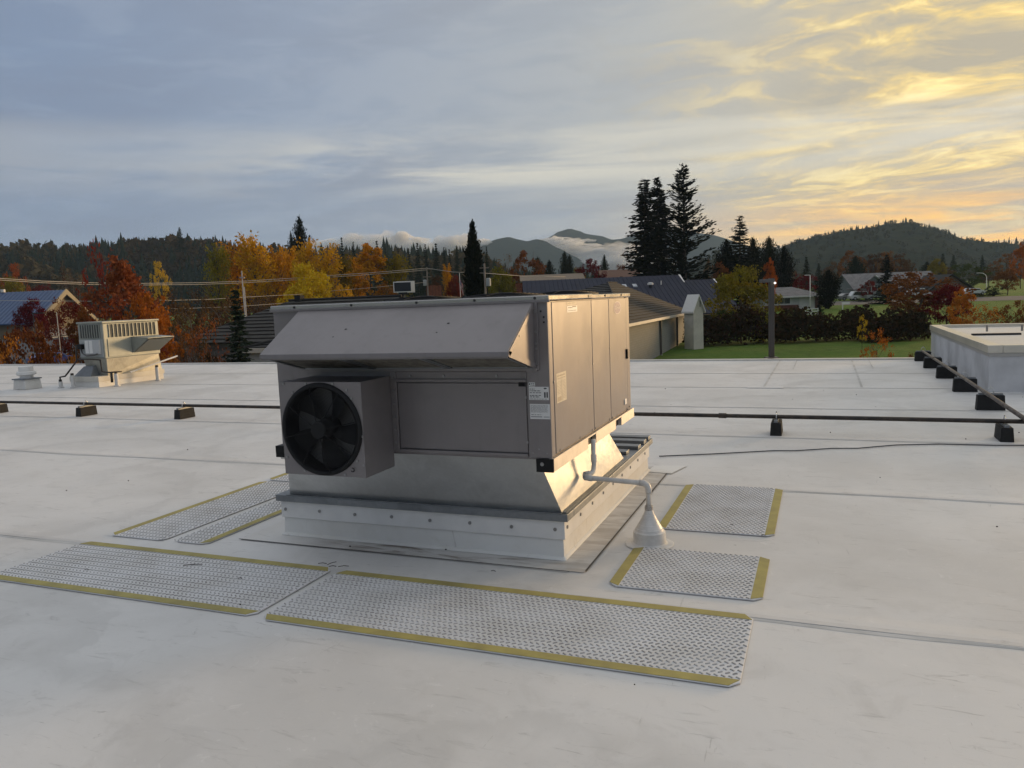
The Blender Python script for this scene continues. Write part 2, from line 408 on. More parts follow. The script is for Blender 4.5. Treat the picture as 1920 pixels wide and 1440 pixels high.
# end laps between the far sheets, with their cover patches
def lap(x0, y0, x1, y1, w=0.02, mat=SEAM, z=0.006):
    d = Vector((x1 - x0, y1 - y0, 0)).normalized(); n = Vector((-d.y, d.x, 0)) * w / 2
    a, b_ = Vector((x0, y0, z)), Vector((x1, y1, z))
    MB().add([a - n, b_ - n, b_ + n, a + n], [(0, 1, 2, 3)]).build('seam_line', mat, roof)
for x0, x1 in ((0.62, 0.75), (2.18, 2.28)):
    lap(x0, 9.5, x0 + .02, 14.7, 0.035); lap(x1 + 0.25, 12.6, x1 + .27, 14.7, 0.02)
    lap(x0 + .02, 12.6, x1 + .25, 12.6, .02); lap(x0 + .02, 13.4, x1 + .25, 13.4, .02)
MB().box(0.35, 0.95, 9.27, 9.45, 0.006, 0.010).build('cover_patch', PATCH, roof)
MB().box(RX0, 3.85, 14.72, 14.92, -0.25, 0.035).build('edge_trim', pmat('edge_metal', (0.62, 0.59, 0.54), 0.35, 0.3, var=0.2, vscale=1.5), roof, bevel=0.01)
MB().box(RX0 - 0.06, RX1, 14.80, 14.86, -4.6, -0.3).build('outer_wall', pmat('wall_stucco', (0.45, 0.43, 0.40), 0.9, var=0.2, vscale=2), roof)

# membrane patch and welded flashing round the main curb
fl = MB(); fl.box(-2.46, 0.19, -0.19, 2.84, 0.004, 0.0066); fl = fl.build('curb_flashing', TPO_S, roof)
lap(-2.47, -0.196, 0.10, -0.206, 0.010, pmat('black_seam', (0.10, 0.09, 0.08), 0.9, var=0.5, vscale=3), 0.0095)
lap(0.195, -0.17, 0.197, 2.82, 0.012, MATS['black_seam'], 0.0095)
MB().add([(0.0, 2.58, 0.0105), (0.24, 2.55, 0.0095), (0.33, 2.92, 0.0095), (0.02, 2.86, 0.0095)], [(0, 1, 2, 3)]).build('corner_patch', TPO_C, roof)

# raised roof section on the right
rs = thing('raised_roof_section', 'raised pale roof section with white wall and coping at the right edge', 'roof section', (3.9, 8.85, 0))
MB().box(0, 11.5, 0, 6.7, -4.6, 0.60).build('wall', pmat('grey_white_wall', (0.56, 0.56, 0.57), 0.75, var=0.25, vscale=1.6, bump=0.1), rs)
MB().box(0.12, 11.4, 0.12, 6.6, 0.60, 0.66).build('deck', tpo_mat('warm_tpo', (0.66, 0.63, 0.58), (0.55, 0.51, 0.45), 0.7), rs)
COP = pmat('coping_metal', (0.62, 0.58, 0.50), 0.35, 0.4, var=0.15, vscale=2)
for (x0, x1, y0, y1) in ((-0.03, 0.17, -0.03, 3.3), (-0.03, 0.17, 3.306, 6.73), (0.172, 3.2, -0.03, 0.17), (3.206, 11.5, -0.03, 0.17), (0.172, 11.5, 6.53, 6.73)):
    MB().box(x0, x1, y0, y1, 0.61, 0.725).build('coping', COP, rs, bevel=0.006)
MB().box(-0.012, 11.5, -0.012, 6.71, 0.555, 0.609).build('drip_edge', pmat('drip_edge', (0.42, 0.40, 0.37), 0.5, 0.3), rs)
MB().box(0.02, 0.5, -0.10, 0.0, 0.002, 0.014).build('corner_patch', PATCH, rs)
br = thing('vent_bracket', 'low dark bracket with two upright studs on the raised roof', 'bracket', (4.62, 12.4, 0.66))
MB().box(-0.4, 0.4, -0.06, 0.06, 0.0, 0.035).build('plate', DARK, br)
for xx in (-0.15, 0.42): MB().cyl((xx, 0, 0.07), (0, 0, 1), 0.02, 0.12).build('stud', SCREW, br)
hb = thing('roof_hatch', 'low flat grey hatch lying on the raised roof at the right edge', 'hatch', (6.1, 13.0, 0.66))
MB().box(-0.7, 1.4, -0.6, 0.6, 0, 0.04).build('frame', COP, hb, bevel=0.01); MB().box(-0.64, 1.34, -0.54, 0.54, 0.04, 0.055).build('lid', GALV_D, hb)

# ================================================================== walkway pads
def chamfer_rect(x0, x1, y0, y1, c):
    return [(x0 + c, y0), (x1 - c, y0), (x1, y0 + c), (x1, y1 - c), (x1 - c, y1), (x0 + c, y1), (x0, y1 - c), (x0, y0 + c)]
def walkway(label, x0, x1, y0, y1, edges, along, c=0.045):
    """edges: sides that carry a yellow strip; along: axis of the tread herringbone"""
    t = thing('walkway_pad', label, 'walkway pad', ((x0 + x1) / 2, (y0 + y1) / 2, 0.0), 0, 'walkway pads around the main rooftop unit')
    ax, ay = (x1 - x0) / 2, (y1 - y0) / 2
    MB().prism([(px_, py_, 0.0045) for px_, py_ in chamfer_rect(-ax, ax, -ay, ay, c)], (0, 0, 0.008)).build('pad', PAD, t, bevel=0.002)
    sw = 0.062; i = {k: 0.0 for k in 'LRFB'}
    for e in edges:
        if e == 'F': pts = [(-ax + c, -ay), (ax - c, -ay), (ax - 0.004, -ay + sw), (-ax + 0.004, -ay + sw)]
        if e == 'B': pts = [(-ax + 0.004, ay - sw), (ax - 0.004, ay - sw), (ax - c, ay), (-ax + c, ay)]
        if e == 'L': pts = [(-ax, -ay + c), (-ax + sw, -ay + 0.004), (-ax + sw, ay - 0.004), (-ax, ay - c)]
        if e == 'R': pts = [(ax - sw, -ay + 0.004), (ax, -ay + c), (ax, ay - c), (ax - sw, ay - 0.004)]
        MB().prism([(*p, 0.0128) for p in pts], (0, 0, 0.0022)).build('edge_strip', YELLOW, t)
        i[e] = sw + 0.004
    # herringbone tread bars
    bx0, bx1, by0, by1 = -ax + i['L'] + 0.012, ax - i['R'] - 0.012, -ay + i['F'] + 0.012, ay - i['B'] - 0.012
    px_, L, W, Hh = 0.0315, 0.024, 0.0085, 0.0045
    vs = []; nb = 0
    nx, ny = int((bx1 - bx0) / px_), int((by1 - by0) / px_)
    for a_ in range(nx + 1):
        for b2 in range(ny + 1):
            cx, cy = bx0 + (bx1 - bx0) * (a_ + 0.0) / nx, by0 + (by1 - by0) * b2 / ny
            if along == 'x': s = 1 if b2 % 2 else -1; cx += (bx1 - bx0) / nx * .5 * (b2 % 2) * (1 if a_ < nx else -1)
            else: s = 1 if a_ % 2 else -1; cy += (by1 - by0) / ny * .5 * (a_ % 2) * (1 if b2 < ny else -1)
            th = s * math.radians(38) + (math.pi / 2 if along == 'y' else 0) + random.uniform(-.05, .05)
            d = np.array((math.cos(th), math.sin(th))) * L / 2; n = np.array((-math.sin(th), math.cos(th))) * W / 2
            z0 = 0.0126
            for k, (sd, sn, zz) in enumerate(((-1, -1, 0), (1, -1, 0), (1, 1, 0), (-1, 1, 0), (-.75, -.45, Hh), (.75, -.45, Hh), (.75, .45, Hh), (-.75, .45, Hh))):
                p = np.array((cx, cy)) + d * sd + n * sn; vs.append((p[0], p[1], z0 + zz))
            nb += 1
    fs = []
    for k in range(nb):
        o = 8 * k; fs += [(o + 4, o + 5, o + 6, o + 7), (o, o + 1, o + 5, o + 4), (o + 1, o + 2, o + 6, o + 5), (o + 2, o + 3, o + 7, o + 6), (o + 3, o, o + 4, o + 7)]
    tr = MB(); tr.v = vs; tr.f = fs
    o = tr.build('tread', NUB, t); o['kind'] = 'stuff'
    return t
walkway('long walkway pad nearest the camera, in front of the unit', -1.318, 1.223, -1.365, -0.580, 'FB', 'x')
walkway('walkway pad in front of the fan, cut off by the left frame edge', -3.585, -1.382, -1.345, -0.560, 'FB', 'x')
walkway('small square walkway pad just in front of the drain boot', 0.385, 1.250, -0.365, 0.362, 'LR', 'x')
walkway('walkway pad to the right of the unit, behind the drain boot', 0.443, 1.249, 0.820, 2.165, 'LR', 'x')
walkway('outer half-width walkway pad left of the curb, yellow on its left', -3.565, -3.02, -0.385, 1.40, 'L', 'x')
walkway('narrow walkway pad close to the left side of the curb, yellow on its right', -2.93, -2.615, -0.375, 2.1, 'R', 'x')
walkway('far walkway pad whose corner shows left of the fan housing', -3.565, -2.9, 1.47, 3.0, 'L', 'x')

# ================================================================== curb
def screw_row(parent, pts, axis, r=0.011, h=0.006, name='screw', mat=SCREW):
    for p in pts: MB().cyl(p, axis, r, h, 8).build(name, mat, parent)
curb = thing('roof_curb', 'white membrane-wrapped roof curb with galvanized rim under the main unit', 'roof curb', (-1.1, 1.3, 0))
T0 = Vector((1.1, -1.3, 0))
def Lc(*p): return Vector(p) + T0
b0 = [(-2.20, -0.008, 0.004), (0.004, -0.008, 0.004), (0.004, 2.64, 0.004), (-2.20, 2.64, 0.004)]
t0 = [(-2.195, 0.0, 0.145), (0.0, 0.0, 0.145), (0.0, 2.625, 0.145), (-2.195, 2.625, 0.145)]
MB().hexa([Lc(*p) for p in b0], [Lc(*p) for p in t0]).build('wall', TPO_C, curb)
# cant where the membrane turns up the wall
b1 = [(-2.225, -0.035, 0.006), (0.028, -0.035, 0.006), (0.028, 2.665, 0.006), (-2.225, 2.665, 0.006)]
t1 = [(-2.203, -0.010, 0.030), (0.007, -0.010, 0.030), (0.007, 2.645, 0.030), (-2.203, 2.645, 0.030)]
MB().hexa([Lc(*p) for p in b1], [Lc(*p) for p in t1]).build('base_fillet', TPO_C, curb, bevel=0.012)
MB().box(*[c for c in (-2.21 + T0.x, 0.015 + T0.x, -0.015 + T0.y, 2.64 + T0.y)], 0.143, 0.272).build('flashing_band', WHITE, curb, bevel=0.003)
screw_row(curb, [Lc(-2.17 + k * 0.303, -0.015, 0.205 + 0.004 * (k % 2)) for k in range(8)], (0, -1, 0), 0.012)
screw_row(curb, [Lc(0.015, 0.04 + k * 0.30, 0.215) for k in range(9)], (1, 0, 0), 0.012)
for nm, (x0, x1, y0, y1) in (('f', (-2.235, 0.045, -0.04, 0.10)), ('r', (-0.10, 0.045, 0.103, 2.52)), ('b', (-2.235, 0.045, 2.523, 2.665)), ('l', (-2.235, -2.09, 0.103, 2.52))):
    MB().box(x0 + T0.x, x1 + T0.x, y0 + T0.y, y1 + T0.y, 0.270, 0.318).build('rim', GALV_D, curb, bevel=0.003)
MB().box(-2.08 + T0.x, -0.11 + T0.x, 0.11 + T0.y, 2.51 + T0.y, 0.10, 0.16).build('inner_shade_plate', DARK, curb)  # dark plate added in place of the shade inside the open curb
for k, yy in enumerate((1.86, 2.10, 2.34)):
    MB().box(-2.2 + T0.x, (0.03 if k else -0.02) + T0.x, yy + T0.y, yy + 0.11 + T0.y, 0.319, 0.345 + 0.004 * k).build('cross_channel', GALV_D, curb, bevel=0.003)
MB().box(-2.2 + T0.x, 0.03 + T0.x, 2.54 + T0.y, 2.64 + T0.y, 0.319, 0.352).build('cross_channel', GALV_D, curb, bevel=0.003)

# curb adapter: leaning galvanized transition
ad = thing('curb_adapter', 'galvanized sheet-metal curb adapter leaning forward beneath the main unit', 'curb adapter', (-1.0, 0.8, 0.319))
T1 = Vector((1.0, -0.8, -0.319))
bb = [(-2.125, -0.01, 0.319), (-0.005, -0.01, 0.319), (-0.005, 1.70, 0.319), (-2.125, 1.70, 0.319)]
tt = [(-1.93, -0.260, 0.740), (-0.070, -0.260, 0.740), (-0.070, 1.22, 0.740), (-1.93, 1.22, 0.740)]
bb = [Vector(p) + T1 for p in bb]; tt = [Vector(p) + T1 for p in tt]
def sheet(name, q4, th, mat, par):
    a = [Vector(p) for p in q4]; n = (a[1] - a[0]).cross(a[3] - a[0]).normalized() * th
    return MB().prism([p - n for p in a], n).build(name, mat, par)
def face_grid(name, q4, nu, nv, amp, mat, par, seed):
    """a slightly oil-canned sheet between four corners"""
    r = random.Random(seed); a, b_, c_, d_ = [Vector(p) for p in q4]; n = (b_ - a).cross(d_ - a).normalized()
    ph = [r.uniform(0, 6) for _ in range(4)]; vs = []; fs = []
    for j in range(nv + 1):
        for i in range(nu + 1):
            s, t = i / nu, j / nv; p = (a * (1 - s) + b_ * s) * (1 - t) + (d_ * (1 - s) + c_ * s) * t
            e = math.sin(math.pi * s) * math.sin(math.pi * t)
            vs.append(p + n * amp * e * (math.sin(5 * s + ph[0]) + 0.7 * math.sin(9 * s + 4 * t + ph[1]) + 0.5 * math.sin(7 * t + ph[2])))
    for j in range(nv):
        for i in range(nu): fs.append((j * (nu + 1) + i, j * (nu + 1) + i + 1, (j + 1) * (nu + 1) + i + 1, (j + 1) * (nu + 1) + i))
    return MB().add(vs, fs).build(name, mat, par, smooth=True)
face_grid('front_sheet', (bb[0], bb[1], tt[1], tt[0]), 40, 10, 0.0025, GALV, ad, 1)
face_grid('side_sheet', (bb[1], bb[2], tt[2], tt[1]), 40, 10, 0.003, GALV_S, ad, 2)
face_grid('back_sheet', (bb[2], bb[3], tt[3], tt[2]), 10, 4, 0.002, GALV, ad, 3)
face_grid('side_sheet', (bb[3], bb[0], tt[0], tt[3]), 10, 4, 0.002, GALV, ad, 4)
fe = [bb[1] + Vector((0.001, 0, 0)), tt[1] + Vector((0.001, 0, 0))]
MB().prism([fe[0] + Vector((0, 0.0, 0)), fe[0] + Vector((0, 0.022, 0)), fe[1] + Vector((0, 0.022, 0)), fe[1]], (0.004, 0, 0)).build('folded_edge', GALV, ad)
MB().box(bb[0].x - 0.01, bb[1].x + 0.01, bb[0].y - 0.035, bb[0].y + 0.001, 0.001, 0.006).build('bottom_flange', GALV_D, ad)
MB().box(bb[1].x - 0.001, bb[1].x + 0.035, bb[0].y, bb[2].y, 0.001, 0.006).build('bottom_flange', GALV_D, ad)
def wb(mb, name, mat, root, parent=None, **kw):
    """build a mesh given in world coordinates as a part of root (or of root's part `parent`)"""
    o = root.location; mb.v = [(p[0] - o.x, p[1] - o.y, p[2] - o.z) for p in mb.v]
    return mb.build(name, mat, parent or root, **kw)
def text_mesh(s, size, bold=0.0):
    cu = bpy.data.curves.new('t', 'FONT'); cu.body = s; cu.size = size; cu.align_x = 'CENTER'; cu.align_y = 'CENTER'; cu.offset = bold; cu.shear = 0.25
    ob = bpy.data.objects.new('t', cu); COL.objects.link(ob)
    me = bpy.data.meshes.new_from_object(ob); bpy.data.objects.remove(ob); bpy.data.curves.remove(cu)
    return me

# ================================================================== main rooftop unit
hv = thing('rooftop_unit', 'large grey rooftop air conditioning unit with sloped intake hood and exhaust fan', 'HVAC unit', (-0.95, 0.76, 0.655))
X0, X1, Y0, Y1, ZB, ZT = -1.938, 0.042, -0.286, 1.812, 0.742, 1.676
wb(MB().box(X0 + .006, X1 - .014, Y0 + .014, Y1 - .006, ZB - 0.02, ZT + 0.001), 'cabinet', PAINT, hv)
# front: left sheet, corner post, rails round the recessed panel
wb(MB().box(X0, -1.052, Y0, Y0 + .013, ZB, ZT), 'front_sheet', PAINT, hv, bevel=0.002)
wb(MB().box(-0.106, X1 - .001, Y0, Y0 + .013, ZB - .008, ZT), 'corner_post', PAINT, hv, bevel=0.003)
wb(MB().box(-1.049, -1.004, Y0 - .004, Y0 + .012, ZB - .004, 1.262), 'mounting_flange', PAINT, hv, bevel=0.002)
wb(MB().box(-1.003, -0.107, Y0, Y0 + .012, 1.196, 1.262), 'header_rail', PAINT, hv, bevel=0.003)
wb(MB().box(-1.003, -0.109, Y0 - .012, Y0 - .001, 1.198, 1.216), 'header_lip', PAINT, hv, bevel=0.002)
fp = wb(MB().box(-0.998, -0.114, Y0 + .004, Y0 + .0135, 0.762, 1.190), 'access_panel', PAINT, hv, bevel=0.003)
wb(MB().box(-1.0, -0.112, Y0 - .010, Y0 + .012, 0.738, 0.758), 'sill', PAINT, hv, bevel=0.003)
wb(MB().box(-1.7, -0.03, Y0 - 0.016, Y0 - 0.001, 1.264, 1.288), 'hood_rail', PAINT, hv, bevel=0.002)
sc = [(-1.026, Y0 - .004, 0.80 + k * .085) for k in range(6)] + [(-0.112, Y0, z_) for z_ in (0.83, 1.105, 1.205)] + [(-0.66, Y0 - .001, 1.235), (-0.3, Y0 - .001, 1.235), (-0.9, Y0 - .001, 1.235)]
for p in sc: wb(MB().cyl(p, (0, -1, 0), 0.0085, 0.006, 8), 'screw', SCREW, hv)
for p in ((0.0, 1.62), (0.018, 1.555), (0.018, 1.585), (-0.03, 1.60), (-0.045, 1.615), (-0.04, 0.79), (-0.08, 0.765), (0.01, 0.765)):
    wb(MB().cyl((p[0], Y0, p[1]), (0, -1, 0), 0.006, 0.004, 8), 'screw', SCREW if p[1] < 1 else DARK, hv)
wb(MB().box(-0.155, -0.115, Y0 - .012, Y0 + .002, 1.172, 1.196), 'latch', BLACK, hv)
# right side: three doors and the rear post
for (ya, yb) in ((-0.205, 0.652), (0.662, 1.134), (1.144, 1.700)):
    wb(MB().box(X1 - .013, X1, ya, yb, ZB + .004, ZT - .004), 'side_panel', PAINT_S, hv, bevel=0.004)
wb(MB().box(X1 - .013, X1 - .002, Y0 + .0135, -0.212, ZB - .006, ZT), 'corner_flange', PAINT_S, hv, bevel=0.003)
wb(MB().box(X1 - .013, X1 - .002, 1.708, Y1, ZB - .006, ZT), 'rear_post', PAINT_S, hv, bevel=0.003)
hd = wb(MB().box(X1, X1 + .016, 1.662, 1.690, 1.17, 1.25), 'door_handle', BLACK, hv, bevel=0.003)
wb(MB().box(X1, X1 + .010, 1.56, 1.62, 0.80, 0.845), 'port_cover', WHITE, hv, bevel=0.004)
for yy, zz in ((-0.13, .755), (0.30, .755), (0.60, .755), (0.69, .755), (1.08, .755), (1.17, .755), (1.66, .755), (1.75, .76), (0.656, 1.22), (1.139, 1.30), (-0.2085, 1.19)):
    wb(MB().cyl((X1 - .002, yy, zz), (1, 0, 0), 0.0085, 0.006, 8), 'screw', SCREW, hv)
# lid in two lapped pieces
wb(MB().box(X0 - .012, X1 + .014, Y0 - .014, 0.66, 1.682, 1.714), 'lid', LIDM, hv, bevel=0.006)
wb(MB().box(X0 - .012, X1 + .010, 0.662, Y1 + .014, 1.679, 1.709), 'lid', LIDM, hv, bevel=0.006)
wb(MB().box(X0 - .016, X1 + .018, Y0 - .018, Y0 - .010, 1.672, 1.690), 'drip_lip', PAINT, hv, bevel=0.002)
for xx in (-1.75, -1.30, -0.82, -0.42, -0.03): wb(MB().cyl((xx, Y0 - .014, 1.699), (0, -1, 0), 0.008, 0.005, 8), 'screw', DARK, hv)
for yy in (0.55, 1.0, 1.5): wb(MB().cyl((X1 + .010, yy, 1.697), (1, 0, 0), 0.008, 0.006, 8), 'screw', DARK, hv)
# condenser fan guards on the lid
for cx, cy, r in ((-1.42, 0.95, 0.34), (-0.74, 0.95, 0.34), (-0.40, 1.42, 0.28)):
    m = MB(); m.lathe([(r, 1.706), (r, 1.722), (r - .02, 1.727), (r - .03, 1.706)], 40, (cx, cy, 0), cap=False)
    for k in range(9):
        rr = r * (0.15 + 0.1 * k); zz = 1.724 + 0.022 * (1 - (rr / r) ** 2)
        m.tube([(cx + rr * math.cos(a_ * math.pi / 18), cy + rr * math.sin(a_ * math.pi / 18), zz) for a_ in range(37)], 0.003, 4, False)
    for k in range(8):
        m.tube([(cx + rr * math.cos(k * math.pi / 4), cy + rr * math.sin(k * math.pi / 4), 1.724 + 0.022 * (1 - (rr / r) ** 2)) for rr in np.linspace(0.03, r, 6)], 0.004, 4, False)
    m.lathe([(0.09, 1.71), (0.09, 1.745), (0.06, 1.75)], 16, (cx, cy, 0))
    wb(m, 'condenser_fan_guard', BLACK, hv)
# base rails with fork pockets
RB, RT = 0.655, 0.734
rail = wb(MB().box(X1 - .02, X1 + .012, -0.292, 0.448, RB, RT).box(X1 - .02, X1 + .012, 0.652, 1.226, RB, RT).box(X1 - .02, X1 + .012, 1.412, 1.862, RB, RT)
          .box(X1 - .019, X1 + .011, 0.448, 0.652, 0.722, RT - .001).box(X1 - .019, X1 + .011, 1.226, 1.412, 0.722, RT - .001), 'base_rail', GALV_R, hv)
for ya, yb in ((0.448, 0.652), (1.226, 1.412)):
    wb(MB().box(X1 - .05, X1 - .018, ya, yb, RB + .002, 0.722), 'fork_pocket', DARK, hv)  # solid dark block in place of the shade inside the pocket
wb(MB().box(X0 - .012, X0 + .02, -0.30, 1.862, RB, RT), 'base_rail', GALV_R, hv)
wb(MB().box(X1 - .10, X1 + .010, -0.300, -0.290, RB - .004, RT - .002), 'rail_end', BLACK, hv)  # solid black plate in place of the shade inside the open channel
wb(MB().cyl((X1 - .062, -0.300, 0.700), (0, -1, 0), 0.012, 0.003, 10), 'rail_bolt', SCREW, hv)
wb(MB().box(X0 - .05, X0 + .02, -0.302, -0.12, RB + .012, RT + .012), 'rail_end', BLACK, hv)
wb(MB().box(X0 + .05, X1 - .08, -0.10, 1.80, 0.68, 0.722), 'base_pan', GALV_R, hv)

# sloped intake hood
HX0, HX1 = -1.717, -0.044
hood = wb(MB().prism([(HX0, -0.287, 1.681), (HX0, -0.722, 1.414), (HX0, -0.724, 1.387), (HX0, -0.716, 1.387), (HX0, -0.714, 1.408), (HX0, -0.287, 1.671)], (HX1 - HX0, 0, 0)), 'intake_hood', PAINT, hv, bevel=0.002)
tri = [(-0.287, 1.670), (-0.715, 1.408), (-0.715, 1.388), (-0.287, 1.278)]
for xs, dx in ((HX0 + .001, 0.004), (HX1 - .005, 0.004)):
    wb(MB().prism([(xs, a_, b_) for a_, b_ in tri], (dx, 0, 0)), 'hood_side', PAINT_S, hv, hood)
def strip(xc, pa, pb, w, mat=PAINT_S):
    """folded edge on the hood's right cheek, between two (y, z) points"""
    a_, b_ = Vector((0, *pa)), Vector((0, *pb)); d = (b_ - a_).normalized(); n = Vector((0, -d.z, d.y)) * w
    return wb(MB().prism([(xc, *(a_ + q)[1:]) for q in (Vector(),)] + [(xc, b_.y, b_.z), (xc, (b_ + n).y, (b_ + n).z), (xc, (a_ + n).y, (a_ + n).z)], (0.006, 0, 0)), 'folded_edge', mat, hv, hood)
strip(HX1 - .001, (-0.287, 1.674), (-0.720, 1.410), 0.028)
strip(HX1 - .001, (-0.722, 1.387), (-0.270, 1.273), 0.034)
wb(MB().box(HX1 - .004, HX1 + .026, -0.298, -0.287, 1.27, 1.68), 'cheek_flange', PAINT, hv, hood, bevel=0.002)
for zz in (1.62, 1.50, 1.43, 1.40, 1.31): wb(MB().cyl((HX1 + .012, -0.298, zz), (0, -1, 0), 0.008, 0.005, 8), 'screw', SCREW, hv, hood)
for p in ((-0.36, 1.615), (-0.55, 1.49)): wb(MB().cyl((HX1 + .004, *p), (1, 0, 0), 0.006, 0.004, 8), 'screw', SCREW, hv, hood)
def hood_z(y_): return 1.681 + (y_ + 0.287) * (1.681 - 1.414) / (0.722 - 0.287)
for x_, y_, r_ in ((-1.22, -.50, .006), (-1.27, -.57, .004), (-0.52, -.47, .006), (-0.56, -.55, .004)):
    wb(MB().add([(x_ + r_ * 1.6 * math.cos(k), y_ + r_ * math.sin(k), hood_z(y_ + r_ * math.sin(k)) + .0015) for k in np.linspace(0, 2 * math.pi, 9)[:-1]], [tuple(range(8))]), 'paint_chip', DARK, hv, hood)
# underside: filter frames and dirty screens
def und(y_): return 1.388 + (y_ + 0.715) * (1.280 - 1.388) / (0.715 - 0.287)
yA, yB = -0.700, -0.300
nF = 3; w_ = (HX1 - HX0 - 0.02) / nF
for k in range(nF):
    xa, xb = HX0 + 0.01 + k * w_ + .004, HX0 + 0.01 + (k + 1) * w_ - .004
    fr = MB()
    for (xa2, xb2, ya2, yb2) in ((xa, xa + .02, yA, yB), (xb - .02, xb, yA, yB), (xa + .02, xb - .02, yA, yA + .02), (xa + .02, xb - .02, yB - .02, yB)):
        fr.hexa([(xa2, ya2, und(ya2) - .002), (xb2, ya2, und(ya2) - .002), (xb2, yb2, und(yb2) - .002), (xa2, yb2, und(yb2) - .002)],
                [(xa2, ya2, und(ya2) + .016), (xb2, ya2, und(ya2) + .016), (xb2, yb2, und(yb2) + .016), (xa2, yb2, und(yb2) + .016)])
    f_ = wb(fr, 'filter_frame', GALV_D, hv, hood)
    wb(MB().hexa([(xa + .02, yA + .02, und(yA) + .008), (xb - .02, yA + .02, und(yA) + .008), (xb - .02, yB - .02, und(yB) + .008), (xa + .02, yB - .02, und(yB) + .008)],
                 [(xa + .02, yA + .02, und(yA) + .02), (xb - .02, yA + .02, und(yA) + .02), (xb - .02, yB - .02, und(yB) + .02), (xa + .02, yB - .02, und(yB) + .02)]), 'filter_screen', FILTER, hv, hood)
wb(MB().box(HX0 + .006, HX1 - .006, -0.716, -0.706, 1.378, 1.388), 'front_return', PAINT, hv, hood)

# exhaust fan housing
FX0, FX1, FY, FZ0, FZ1 = -1.652, -1.050, -0.633, 0.640, 1.234
fx, fz, FR = -1.352, 0.936, 0.289
box = MB()
box.box(FX0, FX0 + .004, FY, Y0 - .001, FZ0, FZ1).box(FX1 - .004, FX1, FY, Y0 - .001, FZ0, FZ1)
box.box(FX0 + .004, FX1 - .004, FY + .002, Y0 - .001, FZ1 - .004, FZ1 - .0005).box(FX0 + .004, FX1 - .004, FY + .002, Y0 - .001, FZ0 + .0005, FZ0 + .004)
fan_box = wb(box, 'fan_housing', PAINT, hv)
# front plate with the round opening
m = MB(); N = 64; vs = []; fs = []
for k in range(N):
    a_ = 2 * math.pi * k / N + math.pi / 4; c_, s_ = math.cos(a_), math.sin(a_)
    q = 1 / max(abs(c_), abs(s_))
    ex = (FX1 - .0045 - fx) if c_ > 0 else (fx - FX0 - .0045); ez = (FZ1 - .001 - fz) if s_ > 0 else (fz - FZ0 - .001)
    vs += [(fx + c_ * q * ex, FY, fz + s_ * q * ez), (fx + c_ * (FR - .02), FY, fz + s_ * (FR - .02)), (fx + c_ * (FR - .02), FY + .03, fz + s_ * (FR - .02))]
for k in range(N):
    a_, b_ = 3 * k, 3 * ((k + 1) % N); fs += [(a_, a_ + 1, b_ + 1, b_), (a_ + 1, a_ + 2, b_ + 2, b_ + 1)]
wb(m.add(vs, fs), 'front_plate', PAINT, hv, fan_box)
def ylathe(prof, n=48):
    """profile (radius, y) turned about the fan axis"""
    q = MB(); vs = [(fx + r * math.cos(k * 2 * math.pi / n), y_, fz + r * math.sin(k * 2 * math.pi / n)) for r, y_ in prof for k in range(n)]
    fs = [(i * n + k, i * n + (k + 1) % n, (i + 1) * n + (k + 1) % n, (i + 1) * n + k) for i in range(len(prof) - 1) for k in range(n)]
    return q.add(vs, fs)
ring = wb(ylathe([(FR - .028, FY + .03), (FR - .028, FY - .012), (FR - .016, FY - .018), (FR + .002, FY - .014), (FR + .006, FY - .001)], 64), 'fan_ring', BLACK, hv, fan_box, smooth=True)
wb(ylathe([(FR - .024, FY + .01), (FR - .026, FY + .125)], 48), 'fan_barrel', BLACK, hv, fan_box, smooth=True)
wb(ylathe([(FR - .02, FY + .12), (0.001, FY + .12)], 32), 'rear_screen', INNER, hv, fan_box)
fan = wb(ylathe([(0.001, FY + .025), (0.05, FY + .027), (0.066, FY + .04), (0.07, FY + .115)], 24), 'fan_hub', BLACK, hv, smooth=True)
for k in range(5):
    a0 = math.radians(90 + 38 + 72 * k); vs = []; fs = []; nr, na = 6, 6
    for i in range(nr + 1):
        r = 0.06 + (FR - .034 - 0.06) * i / nr; half = math.radians(21 - 3 * (i / nr)); sweep = 0.18 * (i / nr) ** 1.5
        for j in range(na + 1):
            u_ = j / na * 2 - 1; a_ = a0 + u_ * half + sweep
            yy = FY + .062 + u_ * 0.03 * (1 - .25 * i / nr)
            vs.append((fx + r * math.cos(a_), yy, fz + r * math.sin(a_)))
    for i in range(nr):
        for j in range(na): fs.append((i * (na + 1) + j, i * (na + 1) + j + 1, (i + 1) * (na + 1) + j + 1, (i + 1) * (na + 1) + j))
    wb(MB().add(vs, fs), 'blade', BLACK, hv, fan, smooth=True)
gm = MB()
for k in range(25):
    r = 0.055 + (FR - .035 - 0.055) * k / 24; yy = FY - .012 - 0.026 * math.sqrt(max(0, 1 - (r / FR) ** 2))
    gm.tube([(fx + r * math.cos(a_ * math.pi / 24), yy, fz + r * math.sin(a_ * math.pi / 24)) for a_ in range(49)], 0.0011, 4, False)
for k in range(8):
    a_ = math.radians(12 + 45 * k)
    gm.tube([(fx + r * math.cos(a_), FY - .013 - 0.026 * math.sqrt(max(0, 1 - (r / FR) ** 2)), fz + r * math.sin(a_)) for r in np.linspace(0.05, FR - .012, 6)], 0.0024, 4)
gq = wb(gm, 'fan_guard', BLACK, hv, fan_box)
wb(ylathe([(0.001, FY - .046), (0.05, FY - .044), (0.058, FY - .036)], 20), 'guard_centre', BLACK, hv, fan_box)
